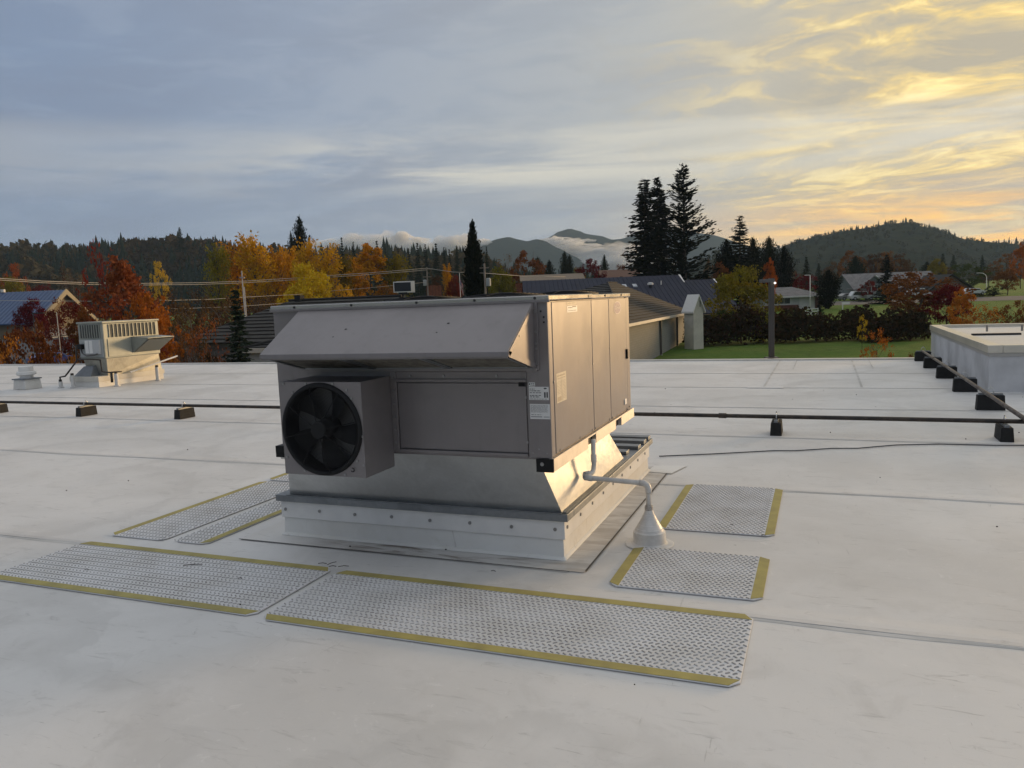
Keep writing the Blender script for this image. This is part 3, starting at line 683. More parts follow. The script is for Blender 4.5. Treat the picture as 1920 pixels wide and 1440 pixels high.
for p in ((-1.555, 1.165), (-1.12, 1.135), (-1.15, 1.185), (-1.105, 0.745), (-1.06, 0.90), (-1.06, 0.72), (-1.5, 0.668), (-1.2, 0.655), (-1.63, 0.75), (-1.45, 1.222), (-1.25, 1.222), (-1.62, 1.222)):
    wb(MB().cyl((p[0], FY, p[1]), (0, -1, 0), 0.008, 0.006, 8), 'screw', SCREW, hv, fan_box)
wb(MB().tube([(-1.138 + .012 * math.cos(t), FY - .010, .690 + .012 * math.sin(t)) for t in np.linspace(-2.6, 2.0, 9)], 0.003, 6), 'wire_clip', BLACK, hv, fan_box)

# stickers and their print (too small to read)
def sticker(axis, u0, u1, z0, z1, mat, ink, rows, seed, solids=(), name='label_sticker'):
    r = random.Random(seed)
    def pt(u_, z_, e): return (u_, Y0 - e, z_) if axis == 'y' else (X1 + e, u_, z_)
    s = wb(MB().add([pt(u0, z0, .0012), pt(u1, z0, .0012), pt(u1, z1, .0012), pt(u0, z1, .0012)], [(0, 1, 2, 3)]), name, mat, hv)
    m = MB()
    def bar(a_, b_, c_, d_): m.add([pt(a_, c_, .0018), pt(b_, c_, .0018), pt(b_, d_, .0018), pt(a_, d_, .0018)], [(0, 1, 2, 3)])
    du, dz = u1 - u0, z1 - z0
    for (za, h, ua, ub) in rows:
        cur = u0 + ua * du
        while cur < u0 + ub * du:
            w = r.uniform(.006, .02) * (1.6 if axis == 'x' else 1); e = min(cur + w, u0 + ub * du)
            bar(cur, e, z0 + za * dz, z0 + (za + h) * dz); cur = e + r.uniform(.002, .006)
    for (a_, b_, c_, d_) in solids: bar(u0 + a_ * du, u0 + b_ * du, z0 + c_ * dz, z0 + d_ * dz)
    wb(m, 'print', ink, hv, s); return s
sticker('y', -0.093, 0.034, 1.090, 1.170, STICKER, INK, [(.80, .05, .04, .3), (.66, .06, .04, .6), (.52, .05, .04, .62), (.32, .05, .04, .6), (.20, .06, .06, .52), (.06, .03, .05, .9)], 3,
        [(.76, .84, .18, .60), (.88, .95, .18, .60)] )
m = MB(); m.add([(0.012 + .010 * math.cos(k * math.pi / 8), Y0 - .002, 1.160 + .0045 * math.sin(k * math.pi / 8)) for k in range(16)], [tuple(range(16))[::-1]])
wb(m, 'oval_mark', INK, hv)
sticker('y', -0.093, -0.052, 1.172, 1.196, STICKER, INK, [(.55, .2, .35, .9), (.2, .12, .3, .95)], 4, [(.08, .24, .35, .8)])
sticker('y', -0.090, 0.038, 0.974, 1.066, STICKER, INK_G, [(.90 - .045 * k, .018, .05, .9) for k in range(11)] + [(.26, .05, .06, .6)], 5, [(.04, .6, .12, .18), (.68, .97, .12, .17), (.04, .045, .38, .94), (.20, .21, .38, .94), (.5, .51, .38, .94)])
sticker('x', 0.095, 0.315, 1.600, 1.640, STICKER, INK, [(.65, .14, .1, .5), (.2, .1, .1, .9)], 6, [(.5, .9, .78, .95)])
sticker('x', 0.10, 0.30, 1.648, 1.666, STICKER_Y, INK_T, [(.3, .4, .05, .9)], 7)
sticker('x', -0.165, 0.030, 1.052, 1.235, STICKER_Y, INK_T, [(.88, .05, .08, .9), (.80, .03, .1, .9)] + [(.70 - .05 * k, .015, .08, .45) for k in range(9)] + [(.70 - .05 * k, .015, .62, .92) for k in range(13)], 8, [(.5, .54, .05, .74), (.08, .45, .05, .2)])
# round maker's badge with lettering
bc = (X1 + .0015, 1.405, 1.598)
def disc_yz(ry, rz, e, n=36): return MB().add([(X1 + e, bc[1] + ry * math.cos(k * 2 * math.pi / n), bc[2] + rz * math.sin(k * 2 * math.pi / n)) for k in range(n)], [tuple(range(n))])
bd = wb(disc_yz(0.118, 0.050, .0016), 'badge', pmat('badge_rim', (0.42, 0.37, 0.40), 0.4), hv)
wb(disc_yz(0.104, 0.044, .0022), 'badge_face', LOGO, hv, bd)
tm = text_mesh('Carrier', 0.052, 0.0008); tm.materials.clear(); tm.materials.append(pmat('badge_lettering', (0.52, 0.47, 0.46), 0.4))
to = link('lettering', tm, bd); to.rotation_euler = (math.pi / 2, 0, math.pi / 2); to.scale = (1.0, 0.75, 1)
to.location = Vector((X1 + .003, bc[1], bc[2])) - hv.location
tm2 = MB(); 
for k in range(7): tm2.box(X1 + .0008, X1 + .0018, 1.33 + k * .021, 1.345 + k * .021, 1.655, 1.661)
wb(tm2, 'print', INK_T, hv, bd)

# ================================================================== condensate drain
dp = thing('drain_pipe', 'white condensate drain pipe bending from the unit base to the boot', 'pipe', (0.46, 0.47, 0.24))
def elbow(path, r=0.0175, n=10): return MB().tube(path, r, n)
def arc(c, a, b_, r, n=6):
    """quarter bend from direction a to direction b_ round centre c"""
    c, a, b_ = Vector(c), Vector(a), Vector(b_)
    return [c + (a * math.cos(t) + b_ * math.sin(t)) * r for t in np.linspace(0, math.pi / 2, n)]
wb(elbow([(0.062, 0.545, 0.70), (0.062, 0.545, 0.520), (0.06, 0.54, 0.490), (0.055, 0.52, 0.468), (0.045, 0.50, 0.463), (0.02, 0.478, 0.463)]), 'drop_leg', PVC, dp, smooth=True)
wb(MB().cyl((0.062, 0.545, 0.54), (0, 0, 1), 0.021, 0.05, 12), 'coupling', PVC, dp)
wb(MB().cyl((0.012, 0.475, 0.462), (0.6, 0.8, 0), 0.021, 0.04, 12), 'coupling', PVC, dp)
wb(elbow([(0.03, 0.51, 0.46), (0.012, 0.475, 0.456), (0.02, 0.45, 0.450), (0.05, 0.448, 0.446), (0.41, 0.47, 0.425), (0.437, 0.472, 0.421), (0.455, 0.472, 0.405), (0.459, 0.472, 0.380), (0.46, 0.472, 0.235)]), 'run', PVC, dp, smooth=True)
wb(MB().tube([(0.40, 0.469, 0.4255), (0.43, 0.471, 0.423), (0.452, 0.472, 0.410), (0.4595, 0.472, 0.385), (0.46, 0.472, 0.355)], 0.0225, 12), 'elbow', PVC, dp, smooth=True)
wb(MB().tube([(0.02, 0.448, 0.4505), (0.075, 0.4485, 0.445)], 0.0225, 12), 'elbow', PVC, dp, smooth=True)
bt = thing('pipe_boot', 'white cone-shaped pipe boot welded to the roof under the drain', 'pipe boot', (0.46, 0.472, 0.004))
smooth_by_angle(MB().lathe([(0.165, 0.001), (0.160, 0.004), (0.125, 0.007), (0.113, 0.016), (0.110, 0.03), (0.108, 0.088), (0.098, 0.096), (0.092, 0.112), (0.088, 0.114), (0.074, 0.140), (0.071, 0.142), (0.056, 0.172), (0.053, 0.174), (0.040, 0.205), (0.037, 0.207), (0.027, 0.236), (0.024, 0.250)], 32).build('cone', PVC, bt), 25)
MB().lathe([(0.0265, 0.232), (0.0275, 0.236), (0.0275, 0.262), (0.0255, 0.266)], 20).build('clamp_band', pmat('tape_band', (0.42, 0.39, 0.36), 0.6, var=0.4, vscale=60), bt)
# ================================================================== gas pipes on rubber blocks
gp = thing('gas_pipe', 'long black gas pipe crossing the roof behind the main unit', 'pipe', (-10, 4.87, 0.2))
wb(MB().tube([(-34, 4.93, 0.205), (-12, 4.88, 0.205), (-4, 4.86, 0.205), (2, 4.86, 0.205), (5.5, 4.82, 0.205), (9, 4.8, 0.205)], 0.024, 10), 'pipe_run', IRON, gp, smooth=True)
for xx in (-5.0, 0.4, 6.2): wb(MB().tube([(xx, 4.865, 0.205), (xx + .09, 4.864, 0.205)], 0.031, 10), 'coupling', IRON, gp, smooth=True)
gp2 = thing('gas_pipe', 'weathered brown gas pipe running back along the raised wall', 'pipe', (3.6, 10, 0.2))
wb(MB().tube([(3.50, 3.2, 0.255), (3.53, 8, 0.255), (3.55, 13.9, 0.255)], 0.024, 10), 'pipe_run', IRON2, gp2, smooth=True)
wb(MB().tube([(3.545, 12.0, 0.255), (3.547, 12.1, 0.255)], 0.031, 10), 'coupling', IRON2, gp2, smooth=True)
def support(x, y, rz, label, zpipe):
    t = thing('pipe_support', label, 'pipe support', (x, y, 0.004), rz, 'rubber blocks under the gas pipes')
    hgt = zpipe - 0.055
    MB().hexa([(-0.065, -0.165, 0), (0.065, -0.165, 0), (0.065, 0.165, 0), (-0.065, 0.165, 0)], [(-0.055, -0.155, hgt), (0.055, -0.155, hgt), (0.055, 0.155, hgt), (-0.055, 0.155, hgt)]).build('block', RUBBER, t, bevel=0.006)
    MB().box(-0.021, 0.021, -0.14, 0.14, hgt, hgt + 0.024).build('strut', GALV_D, t)
    MB().tube([(0, -0.036, hgt + .02), (0, -0.036, hgt + .06), (0, -0.025, hgt + .085), (0, 0, hgt + .093), (0, 0.025, hgt + .085), (0, 0.036, hgt + .06), (0, 0.036, hgt + .02)], 0.006, 6).build('clamp', GALV, t, smooth=True)
    MB().cyl((0, 0, hgt + .09), (0, 0, 1), 0.008, 0.025, 8).build('clamp_bolt', GALV, t)
for x_, lab in ((-12.35, 'black rubber block under the gas pipe at the left frame edge'), (-10.12, 'black rubber block under the gas pipe in front of the small unit'),
                (-7.95, 'black rubber block under the gas pipe just left of the main unit'), (1.06, 'black rubber block under the gas pipe right of the main unit'),
                (3.36, 'rightmost black rubber block under the crossing gas pipe')):
    support(x_, 4.87, 0, lab, 0.205)
for k, (y_, lab) in enumerate(((7.05, 'nearest rubber block beneath the brown pipe along the raised wall'), (9.0, 'second rubber block from the front beneath the brown pipe'),
                (10.9, 'middle rubber block beneath the brown pipe along the raised wall'), (12.75, 'second farthest rubber block beneath the brown pipe'), (14.35, 'farthest rubber block beneath the brown pipe, by the roof edge'))):
    support(3.58 + 0.03, y_, math.pi / 2 + 0.02, lab, 0.255)
cb = [(-0.02, 3.3), (0.5, 3.52), (1.08, 3.80), (1.3, 3.84), (1.65, 4.03), (1.9, 4.08), (2.28, 4.33), (2.7, 4.45), (3.2, 4.47), (3.9, 4.58), (5.2, 4.7)]
tag(MB().tube([(x_, y_, 0.011) for x_, y_ in cb], 0.0065, 6).build('cable', pmat('dark_cable', (0.05, 0.055, 0.065), 0.6), smooth=True), 'thin dark cable lying loose across the roof right of the unit', 'cable')

# ================================================================== small rooftop unit at the left
u2 = thing('rooftop_unit', 'small greenish grey rooftop unit on a tall sheet-metal curb at the left', 'HVAC unit', (-15.0, 9.7, 0.66))
ux0, ux1, uy0, uy1 = -15.06, -14.25, 8.88, 10.55
wb(MB().box(ux0, ux1, uy0, uy1, 0.66, 1.50), 'cabinet', PAINT_G, u2, bevel=0.02)
wb(MB().box(ux0 - .02, ux1 + .02, uy0 - .02, uy1 + .02, 1.50, 1.545), 'lid', PAINT_G, u2, bevel=0.01)
COIL = pmat('coil', (0.06, 0.065, 0.062), 0.7)
wb(MB().box(ux0 + .07, ux1 - .09, uy0 - .006, uy0 + .01, 1.16, 1.47), 'coil', COIL, u2)
for k in range(9):
    xx = ux0 + .08 + k * (ux1 - ux0 - .18) / 8
    wb(MB().box(xx - .009, xx + .009, uy0 - .022, uy0 - .008, 1.16, 1.47), 'louver_bar', PAINT_G, u2)
wb(MB().box(ux1 - .01, ux1 + .006, uy0 + .16, uy1 - .1, 1.16, 1.47), 'coil', COIL, u2)
for k in range(13):
    yy = uy0 + .17 + k * (uy1 - uy0 - .28) / 12
    wb(MB().box(ux1 + .008, ux1 + .022, yy - .012, yy + .012, 1.16, 1.47), 'louver_bar', PAINT_G, u2)
wb(MB().box(ux0 + .02, ux1 - .03, uy0 - .012, uy0 - .001, 0.70, 1.12), 'service_panel', pmat('panel_grey', (0.36, 0.38, 0.38), 0.5), u2, bevel=0.005)
wb(MB().box(ux1 + .001, ux1 + .014, uy0 + .10, uy0 + .78, 0.70, 1.12), 'service_panel', PAINT_G, u2, bevel=0.005)
wb(MB().box(-14.80, -14.33, uy0 - .07, uy0 - .013, 0.78, 1.12), 'control_box', pmat('box_grey', (0.42, 0.43, 0.44), 0.45), u2, bevel=0.008)
for xa in (-14.78, -14.65): wb(MB().box(xa, xa + .10, uy0 - .074, uy0 - .071, 0.80, 1.10), 'paper_label', STICKER, u2)
wb(MB().box(-15.02, -14.88, uy0 - .10, uy0 - .013, 0.90, 1.02), 'disconnect_switch', BLACK, u2, bevel=0.01)
wb(MB().tube([(-14.95, uy0 - .05, .90), (-14.9, uy0 - .07, .80), (-14.75, uy0 - .08, .74), (-14.5, uy0 - .07, .76), (-14.38, uy0 - .05, .80)], 0.018, 8), 'conduit', pmat('conduit', (0.10, 0.10, 0.10), 0.5), u2, smooth=True)
# its side hood
hq = wb(MB().prism([(ux1 + .002, uy0 + .80, 1.14), (ux1 + .55, uy0 + .80, 1.10), (ux1 + .55, uy0 + .80, 1.085), (ux1 + .002, uy0 + .80, 1.125)], (0, 0.82, 0)), 'side_hood', PAINT_G, u2)
for yy in (uy0 + .80, uy0 + 1.61): wb(MB().prism([(ux1 + .002, yy, 1.123), (ux1 + .55, yy, 1.083), (ux1 + .002, yy, 0.74)], (0, 0.012, 0)), 'hood_side', PAINT_G, u2, hq)
wb(MB().prism([(ux1 + .52, uy0 + .83, 1.06), (ux1 + .53, uy0 + .83, 1.05), (ux1 + .035, uy0 + .83, 0.752), (ux1 + .025, uy0 + .83, 0.762)], (0, 0.76, 0)), 'hood_screen', pmat('screen_grey', (0.16, 0.17, 0.16), 0.8), u2, hq)
c2 = thing('roof_curb', 'stained sheet-metal curb adapter on white base under the small unit', 'roof curb', (-15.0, 9.7, 0.004))
GST = galv('stained_galvanized', (0.44, 0.43, 0.38), 0.55, 0.7)
wb(MB().hexa([(-15.0, 9.0, .25), (-14.35, 9.0, .25), (-14.30, 10.6, .25), (-15.0, 10.6, .25)], [(-15.02, 8.93, .66), (-14.27, 8.93, .66), (-14.27, 10.5, .66), (-15.02, 10.5, .66)]), 'adapter', GST, c2)
wb(MB().hexa([(-15.18, 8.74, .25), (-14.62, 8.74, .25), (-14.6, 8.99, .25), (-15.18, 8.99, .25)], [(-15.0, 8.90, .48), (-14.68, 8.90, .50), (-14.66, 8.99, .50), (-15.0, 8.99, .48)]), 'offset_cover', GALV_D, c2)
wb(MB().box(-15.23, -14.32, 8.70, 10.65, 0.0, 0.13), 'wall', TPO_C, c2); wb(MB().box(-15.25, -14.30, 8.68, 10.67, 0.131, 0.25), 'flashing_band', pmat('cream_band', (0.62, 0.59, 0.52), 0.6, var=0.2, vscale=2), c2)
wb(MB().tube([(-14.24, 9.55, .27), (-14.05, 10.9, .56)], 0.02, 6), 'loose_trim', WHITE, c2)
p2 = thing('gas_piping', 'thin black gas piping around the small unit at the left', 'pipe', (-15.6, 8.5, 0.0))
wb(MB().tube([(-15.10, 8.82, 1.0), (-15.10, 8.80, .62), (-15.18, 8.60, .36), (-15.22, 8.55, .28), (-15.36, 8.52, .26), (-15.36, 8.52, .14)], 0.02, 8), 'riser', IRON, p2, smooth=True)
wb(MB().tube([(-15.05, 8.80, .66), (-14.6, 8.78, .66), (-14.3, 8.78, .64), (-14.28, 8.78, .36), (-14.1, 8.82, .34), (-13.95, 9.05, .34)], 0.018, 8), 'branch', IRON, p2, smooth=True)
wb(MB().tube([(-14.08, 8.86, .34), (-14.08, 8.86, .10)], 0.028, 8), 'drip_leg', IRON, p2, smooth=True)
for i_, (x_, y_, lab) in enumerate(((-14.95, 8.52, 'white pipe stand at the left foot of the small unit'), (-14.0, 8.92, 'white pipe stand at the near corner of the small unit'), (-13.95, 10.1, 'white pipe stand on the right side of the small unit'), (-15.36, 8.52, 'short white pipe stub left of the small unit'))):
    t = thing('pipe_stand', lab, 'pipe stand', (x_, y_, 0.004), 0, 'white pipe stands by the small unit'); hh = (.30, .30, .34, .15)[i_]
    MB().lathe([(0.075, 0), (0.07, .02), (0.045, .03), (0.043, hh)], 14).build('post', PVC, t, smooth=False)
    MB().lathe([(0.036, hh - .02), (0.036, hh + .05)], 10).build('cap', IRON, t)

# mushroom vent
vt = thing('roof_vent', 'round white exhaust vent on a square curb at the left', 'roof vent', (-16.2, 8.3, 0.004)); vt.scale = (.72, .72, .82)
MB().hexa([(-0.30, -0.30, 0), (0.30, -0.30, 0), (0.30, 0.30, 0), (-0.30, 0.30, 0)], [(-0.27, -0.27, .28), (0.27, -0.27, .28), (0.27, 0.27, .28), (-0.27, 0.27, .28)]).build('curb', TPO_C, vt, bevel=0.01)
MB().box(-0.31, 0.31, -0.31, 0.31, 0.281, 0.315).build('flange', GALV_D, vt, bevel=0.004)
smooth_by_angle(MB().lathe([(0.2, .315), (0.2, .41)], 28).build('neck', WHITE, vt))
smooth_by_angle(MB().lathe([(0.24, .40), (0.29, .42), (0.29, .50), (0.23, .52)], 28).build('wind_band', WHITE, vt))
smooth_by_angle(MB().lathe([(0.21, .518), (0.22, .53), (0.22, .65), (0.19, .67), (0.05, .675)], 28).build('cap', WHITE, vt))
v2 = thing('pipe_boot', 'white pipe boot half cut off by the left frame edge', 'pipe boot', (-16.9, 7.95, 0.004))
smooth_by_angle(MB().lathe([(0.14, 0), (0.12, .01), (0.09, .03), (0.085, .10), (0.05, .16), (0.045, .24)], 20).build('cone', PVC, v2), 30)

# twigs and grit blown onto the roof
m = MB()
r5 = random.Random(5)
for (x_, y_, l, a_) in ((-2.35, -0.78, 0.12, 0.5), (-1.50, -0.52, 0.06, 0.2), (-1.44, -0.50, 0.07, 1.2), (-1.40, -0.55, .05, .3), (-1.33, -0.53, .07, .4), (-0.35, -0.35, .03, 0), (0.95, 1.0, .02, 0), (1.18, .80, .03, .5), (-1.85, -0.9, .03, .2), (-3.0, -1.05, .03, .1)):
    m.tube([(x_ - l / 2 * math.cos(a_), y_ - l / 2 * math.sin(a_), .019), (x_, y_ + .004, .022), (x_ + l / 2 * math.cos(a_), y_ + l / 2 * math.sin(a_), .019)], 0.0025, 5)
for k in range(60):
    x_, y_ = r5.uniform(-6, 5), r5.uniform(-3, 9); s_ = r5.uniform(.003, .007)
    if -2.3 < x_ < .1 and 0 < y_ < 2.7: continue
    m.box(x_, x_ + s_ * 2, y_, y_ + s_, 0.0125, 0.014 + s_)
tag(m.build('roof_litter', pmat('twig', (0.035, 0.028, 0.022), 0.9)), 'dark twigs and grit scattered over the pale roof', 'litter', kind='stuff')
# ================================================================== ground, hills and air
def polar_grid(a0, a1, na, radii, hfun, name, mat, off=0.0):
    vs = []; fs = []; cx, cy = CAM.x, CAM.y
    for r in radii:
        for k in range(na + 1):
            a = a0 + (a1 - a0) * k / na; px_, py_ = cx + r * math.sin(a), cy + r * math.cos(a)
            vs.append((px_, py_, hfun(px_, py_) + off))
    for i in range(len(radii) - 1):
        for k in range(na): fs.append((i * (na + 1) + k, i * (na + 1) + k + 1, (i + 1) * (na + 1) + k + 1, (i + 1) * (na + 1) + k)[::-1])
    o = MB().add(vs, fs).build(name, mat, smooth=True); o['kind'] = 'structure'; return o
def grass_mat():
    m = bpy.data.materials.new('grass'); m.use_nodes = True; nt = m.node_tree; q = G(nt); b = nt.nodes['Principled BSDF']
    co = q.coord('Object')
    n1 = q.noise(co, 0.09, 6, 0.65); n2 = q.noise(co, 1.1, 6, 0.7); n3 = q.noise(q.mapping(co, (1, 1, .1)), 9.0, 4, 0.7)
    c = q.mix(n1.ss(.38, .66), (0.085, 0.155, 0.026), (0.130, 0.175, 0.038)); c = q.mix(n2.ss(.42, .72) * 0.6, c, (0.058, 0.088, 0.022)); c = q.mix(n3.ss(.5, .75) * 0.5, c, (0.15, 0.16, 0.05))
    q.link(c, b.inputs['Base Color']); b.inputs['Roughness'].default_value = 0.95; b.inputs['Specular IOR Level'].default_value = 0.1
    q.link(q.bump(n3 + n2, 0.9, 0.12), b.inputs['Normal']); return m
GRASS = grass_mat()
radii = [2, 20, 35, 48, 56, 64, 72, 82, 92, 102, 114, 128, 144, 160, 185, 215, 260, 330, 430, 560, 720, 950, 1300, 1800, 2500, 3600]
polar_grid(-math.pi, math.pi, 144, radii, ground_z, 'ground', GRASS)
ASPH = pmat('asphalt', (0.075, 0.075, 0.078), 0.85, var=0.3, vscale=0.4, bump=0.2)
polar_grid(math.radians(-62), math.radians(-32), 16, [48, 56, 64, 72, 82, 92, 102, 114, 128, 144], ground_z, 'parking_lot', ASPH, 0.03)
polar_grid(math.radians(-12), math.radians(14), 20, [144, 149, 154, 160], ground_z, 'road', ASPH, 0.03)
polar_grid(math.radians(-8), math.radians(-1), 10, [102, 106, 110, 114], ground_z, 'driveway', pmat('gravel_drive', (0.20, 0.19, 0.17), 0.95, var=0.3, vscale=0.6), 0.03)

def lerp_tab(tab, x):
    if x <= tab[0][0]: return tab[0][1]
    for (a, b_), (c_, d_) in zip(tab, tab[1:]):
        if x <= c_: t = (x - a) / (c_ - a); return b_ + (d_ - b_) * (t * t * (3 - 2 * t) * .5 + t * .5)
    return tab[-1][1]
def hill(name, tab, D, d_near, d_back, mat, bumpy, seed, px0, px1, n=140):
    """a ridge whose crest stands D metres away; tab gives the crest's outline, the slopes run from d_near to d_back"""
    r = random.Random(seed); ph = [r.uniform(0, 6.28) for _ in range(12)]
    rows = [(d_near, 0.0), (d_near + (D - d_near) * .2, .07), (d_near + (D - d_near) * .4, .24), (d_near + (D - d_near) * .6, .50), (d_near + (D - d_near) * .75, .72), (d_near + (D - d_near) * .88, .90), (D, 1.0), (D + (d_back - D) * .3, .86), (D + (d_back - D) * .7, .35), (d_back, 0.0)]
    vs = []; fs = []
    for i, (d, f) in enumerate(rows):
        for k in range(n + 1):
            px_ = px0 + (px1 - px0) * k / n
            crest = at(px_, lerp_tab(tab, px_), D); p = at(px_, 560, d)
            gz = ground_z(p.x, p.y) - 1.0
            nz = sum(math.sin(px_ * (.006 + .011 * j) + d * (.002 + .004 * j) + ph[j]) / (1 + .6 * j) for j in range(6))
            h = gz + (crest.z - gz) * f + bumpy * nz * (4 * f * (1 - f))
            vs.append((p.x, p.y, h))
    for i in range(len(rows) - 1):
        for k in range(n): fs.append((i * (n + 1) + k, i * (n + 1) + k + 1, (i + 1) * (n + 1) + k + 1, (i + 1) * (n + 1) + k))
    o = MB().add(vs, fs).build(name, mat, smooth=True); o['kind'] = 'structure'
    return o, rows, (px0, px1, n)
def forest_mat(name, c1, c2, c3, s):
    m = bpy.data.materials.new(name); m.use_nodes = True; nt = m.node_tree; q = G(nt); b = nt.nodes['Principled BSDF']
    co = q.coord('Object'); n1 = q.noise(co, s, 6, 0.7); n2 = q.noise(co, s * 0.22, 4, 0.6)
    c = q.mix(n1.ss(.40, .62), c1, c2); c = q.mix(n2.ss(.55, .68) * 0.7, c, c3); q.link(c, b.inputs['Base Color'])
    b.inputs['Roughness'].default_value = 1.0; b.inputs['Specular IOR Level'].default_value = 0.0
    q.link(q.bump(n1, 1.0, 6.0), b.inputs['Normal']); return m
FOR1 = forest_mat('hill_forest', (0.016, 0.022, 0.014), (0.030, 0.032, 0.018), (0.055, 0.040, 0.022), 0.05)
FOR2 = forest_mat('mountain_forest', (0.010, 0.016, 0.017), (0.016, 0.023, 0.022), (0.020, 0.026, 0.024), 0.02)
FOR3 = forest_mat('right_hill_forest', (0.016, 0.020, 0.012), (0.030, 0.032, 0.018), (0.045, 0.040, 0.024), 0.035)
left_tab = [(x_, y_ + 9) for x_, y_ in [(-500, 470), (0, 470), (120, 466), (200, 462), (270, 460), (310, 457), (360, 458), (420, 462), (500, 464), (560, 470), (640, 474), (720, 484), (800, 486), (880, 500), (960, 518), (1060, 535), (1160, 542)]]
hillL, rowsL, infoL = hill('forested_hill', left_tab, 620, 300, 900, FOR1, 5, 3, -500, 1160)
right_tab = [(1150, 546), (1300, 515), (1400, 488), (1460, 466), (1530, 445), (1580, 434), (1630, 428), (1665, 420), (1700, 419), (1735, 427), (1770, 438), (1810, 450), (1870, 456), (1960, 462), (2100, 448), (2500, 470)]
hillR, rowsR, infoR = hill('wooded_hill', right_tab, 1150, 560, 1500, FOR3, 9, 5, 1150, 2500)
m2_tab = [(600, 520), (880, 490), (1000, 462), (1033, 446), (1052, 435), (1072, 429.5), (1090, 434), (1104, 440), (1130, 443), (1150, 450), (1165, 449), (1200, 438), (1260, 430), (1330, 440), (1420, 465), (1600, 500)]
hill('mountain', m2_tab, 3000, 2300, 3300, FOR2, 10, 8, 600, 1600, 120)
m1_tab = [(650, 520), (820, 500), (880, 474), (915, 456), (940, 448), (958, 445), (978, 450), (992, 453), (1010, 449), (1024, 452), (1050, 466), (1080, 481), (1100, 492), (1140, 506), (1200, 520)]
hill('mountain', m1_tab, 2500, 1900, 2900, FOR2, 8, 9, 650, 1200, 90)

# ------------------------------------------------------------------ foliage building blocks (numpy)
def np_mesh(name, verts, quads=None, tris=None):
    me = bpy.data.meshes.new(name); verts = np.asarray(verts, np.float32)
    loops = []; sizes = []
    if quads is not None and len(quads): loops.append(np.asarray(quads, np.int32).ravel()); sizes.append(np.full(len(quads), 4, np.int32))
    if tris is not None and len(tris): loops.append(np.asarray(tris, np.int32).ravel()); sizes.append(np.full(len(tris), 3, np.int32))
    loops = np.concatenate(loops); sizes = np.concatenate(sizes); starts = np.concatenate([[0], np.cumsum(sizes)[:-1]]).astype(np.int32)
    me.vertices.add(len(verts)); me.vertices.foreach_set('co', verts.ravel())
    me.loops.add(len(loops)); me.loops.foreach_set('vertex_index', loops)
    me.polygons.add(len(sizes)); me.polygons.foreach_set('loop_start', starts); me.polygons.foreach_set('loop_total', sizes)
    me.update(calc_edges=True); me.validate(); return me
def unit_rand(n): q = rng.normal(size=(n, 3)); return q / np.linalg.norm(q, axis=1, keepdims=True)
def leaf_quads(c, size, direction=None, aspect=1.0, flat=0.0):
    """one small kite per centre; direction biases the leaf's long axis"""
    n = len(c); a = unit_rand(n) if direction is None else direction / np.linalg.norm(direction, axis=1, keepdims=True)
    b_ = unit_rand(n); b_[:, 2] *= (1 - flat); b_ -= a * np.sum(a * b_, 1, keepdims=True); b_ /= np.linalg.norm(b_, axis=1, keepdims=True) + 1e-9
    s = (size if np.ndim(size) else np.full(n, size))[:, None] * rng.uniform(.6, 1.3, (n, 1))
    w = s / aspect
    v = np.stack([c - a * s * .5, c + b_ * w * .5 - a * s * .05, c + a * s * .5, c - b_ * w * .5 + a * s * .05], 1).reshape(-1, 3)
    return v, np.arange(4 * n).reshape(-1, 4)
def leaf_mat(name, c1, c2, c3=None, trans=0.25):
    m = bpy.data.materials.new(name); m.use_nodes = True; nt = m.node_tree; nt.nodes.clear(); q = G(nt)
    o = q.node('ShaderNodeOutputMaterial'); ge = q.node('ShaderNodeNewGeometry')
    rnd = V(nt, ge.outputs['Random Per Island']); oi = q.node('ShaderNodeObjectInfo')
    n = q.noise(q.coord('Object'), 2.3, 4, 0.6)
    c = q.mix(rnd, c1, c2); c = q.mix(n.ss(.42, .66) * 0.75, c, c3 or c2)
    hs = q.node('ShaderNodeHueSaturation'); q.link(c, hs.inputs['Color']); r2 = V(nt, oi.outputs['Random'])
    q.link(r2 * 0.03 + 0.485, hs.inputs['Hue']); q.link(r2 * 0.35 + 0.82, hs.inputs['Value'])
    d = q.node('ShaderNodeBsdfDiffuse'); t = q.node('ShaderNodeBsdfTranslucent'); mx = q.node('ShaderNodeMixShader')
    q.link(hs.outputs[0], d.inputs[0]); q.link(hs.outputs[0], t.inputs[0]); mx.inputs[0].default_value = trans
    q.link(d.outputs[0], mx.inputs[1]); q.link(t.outputs[0], mx.inputs[2]); q.link(mx.outputs[0], o.inputs[0]); return m
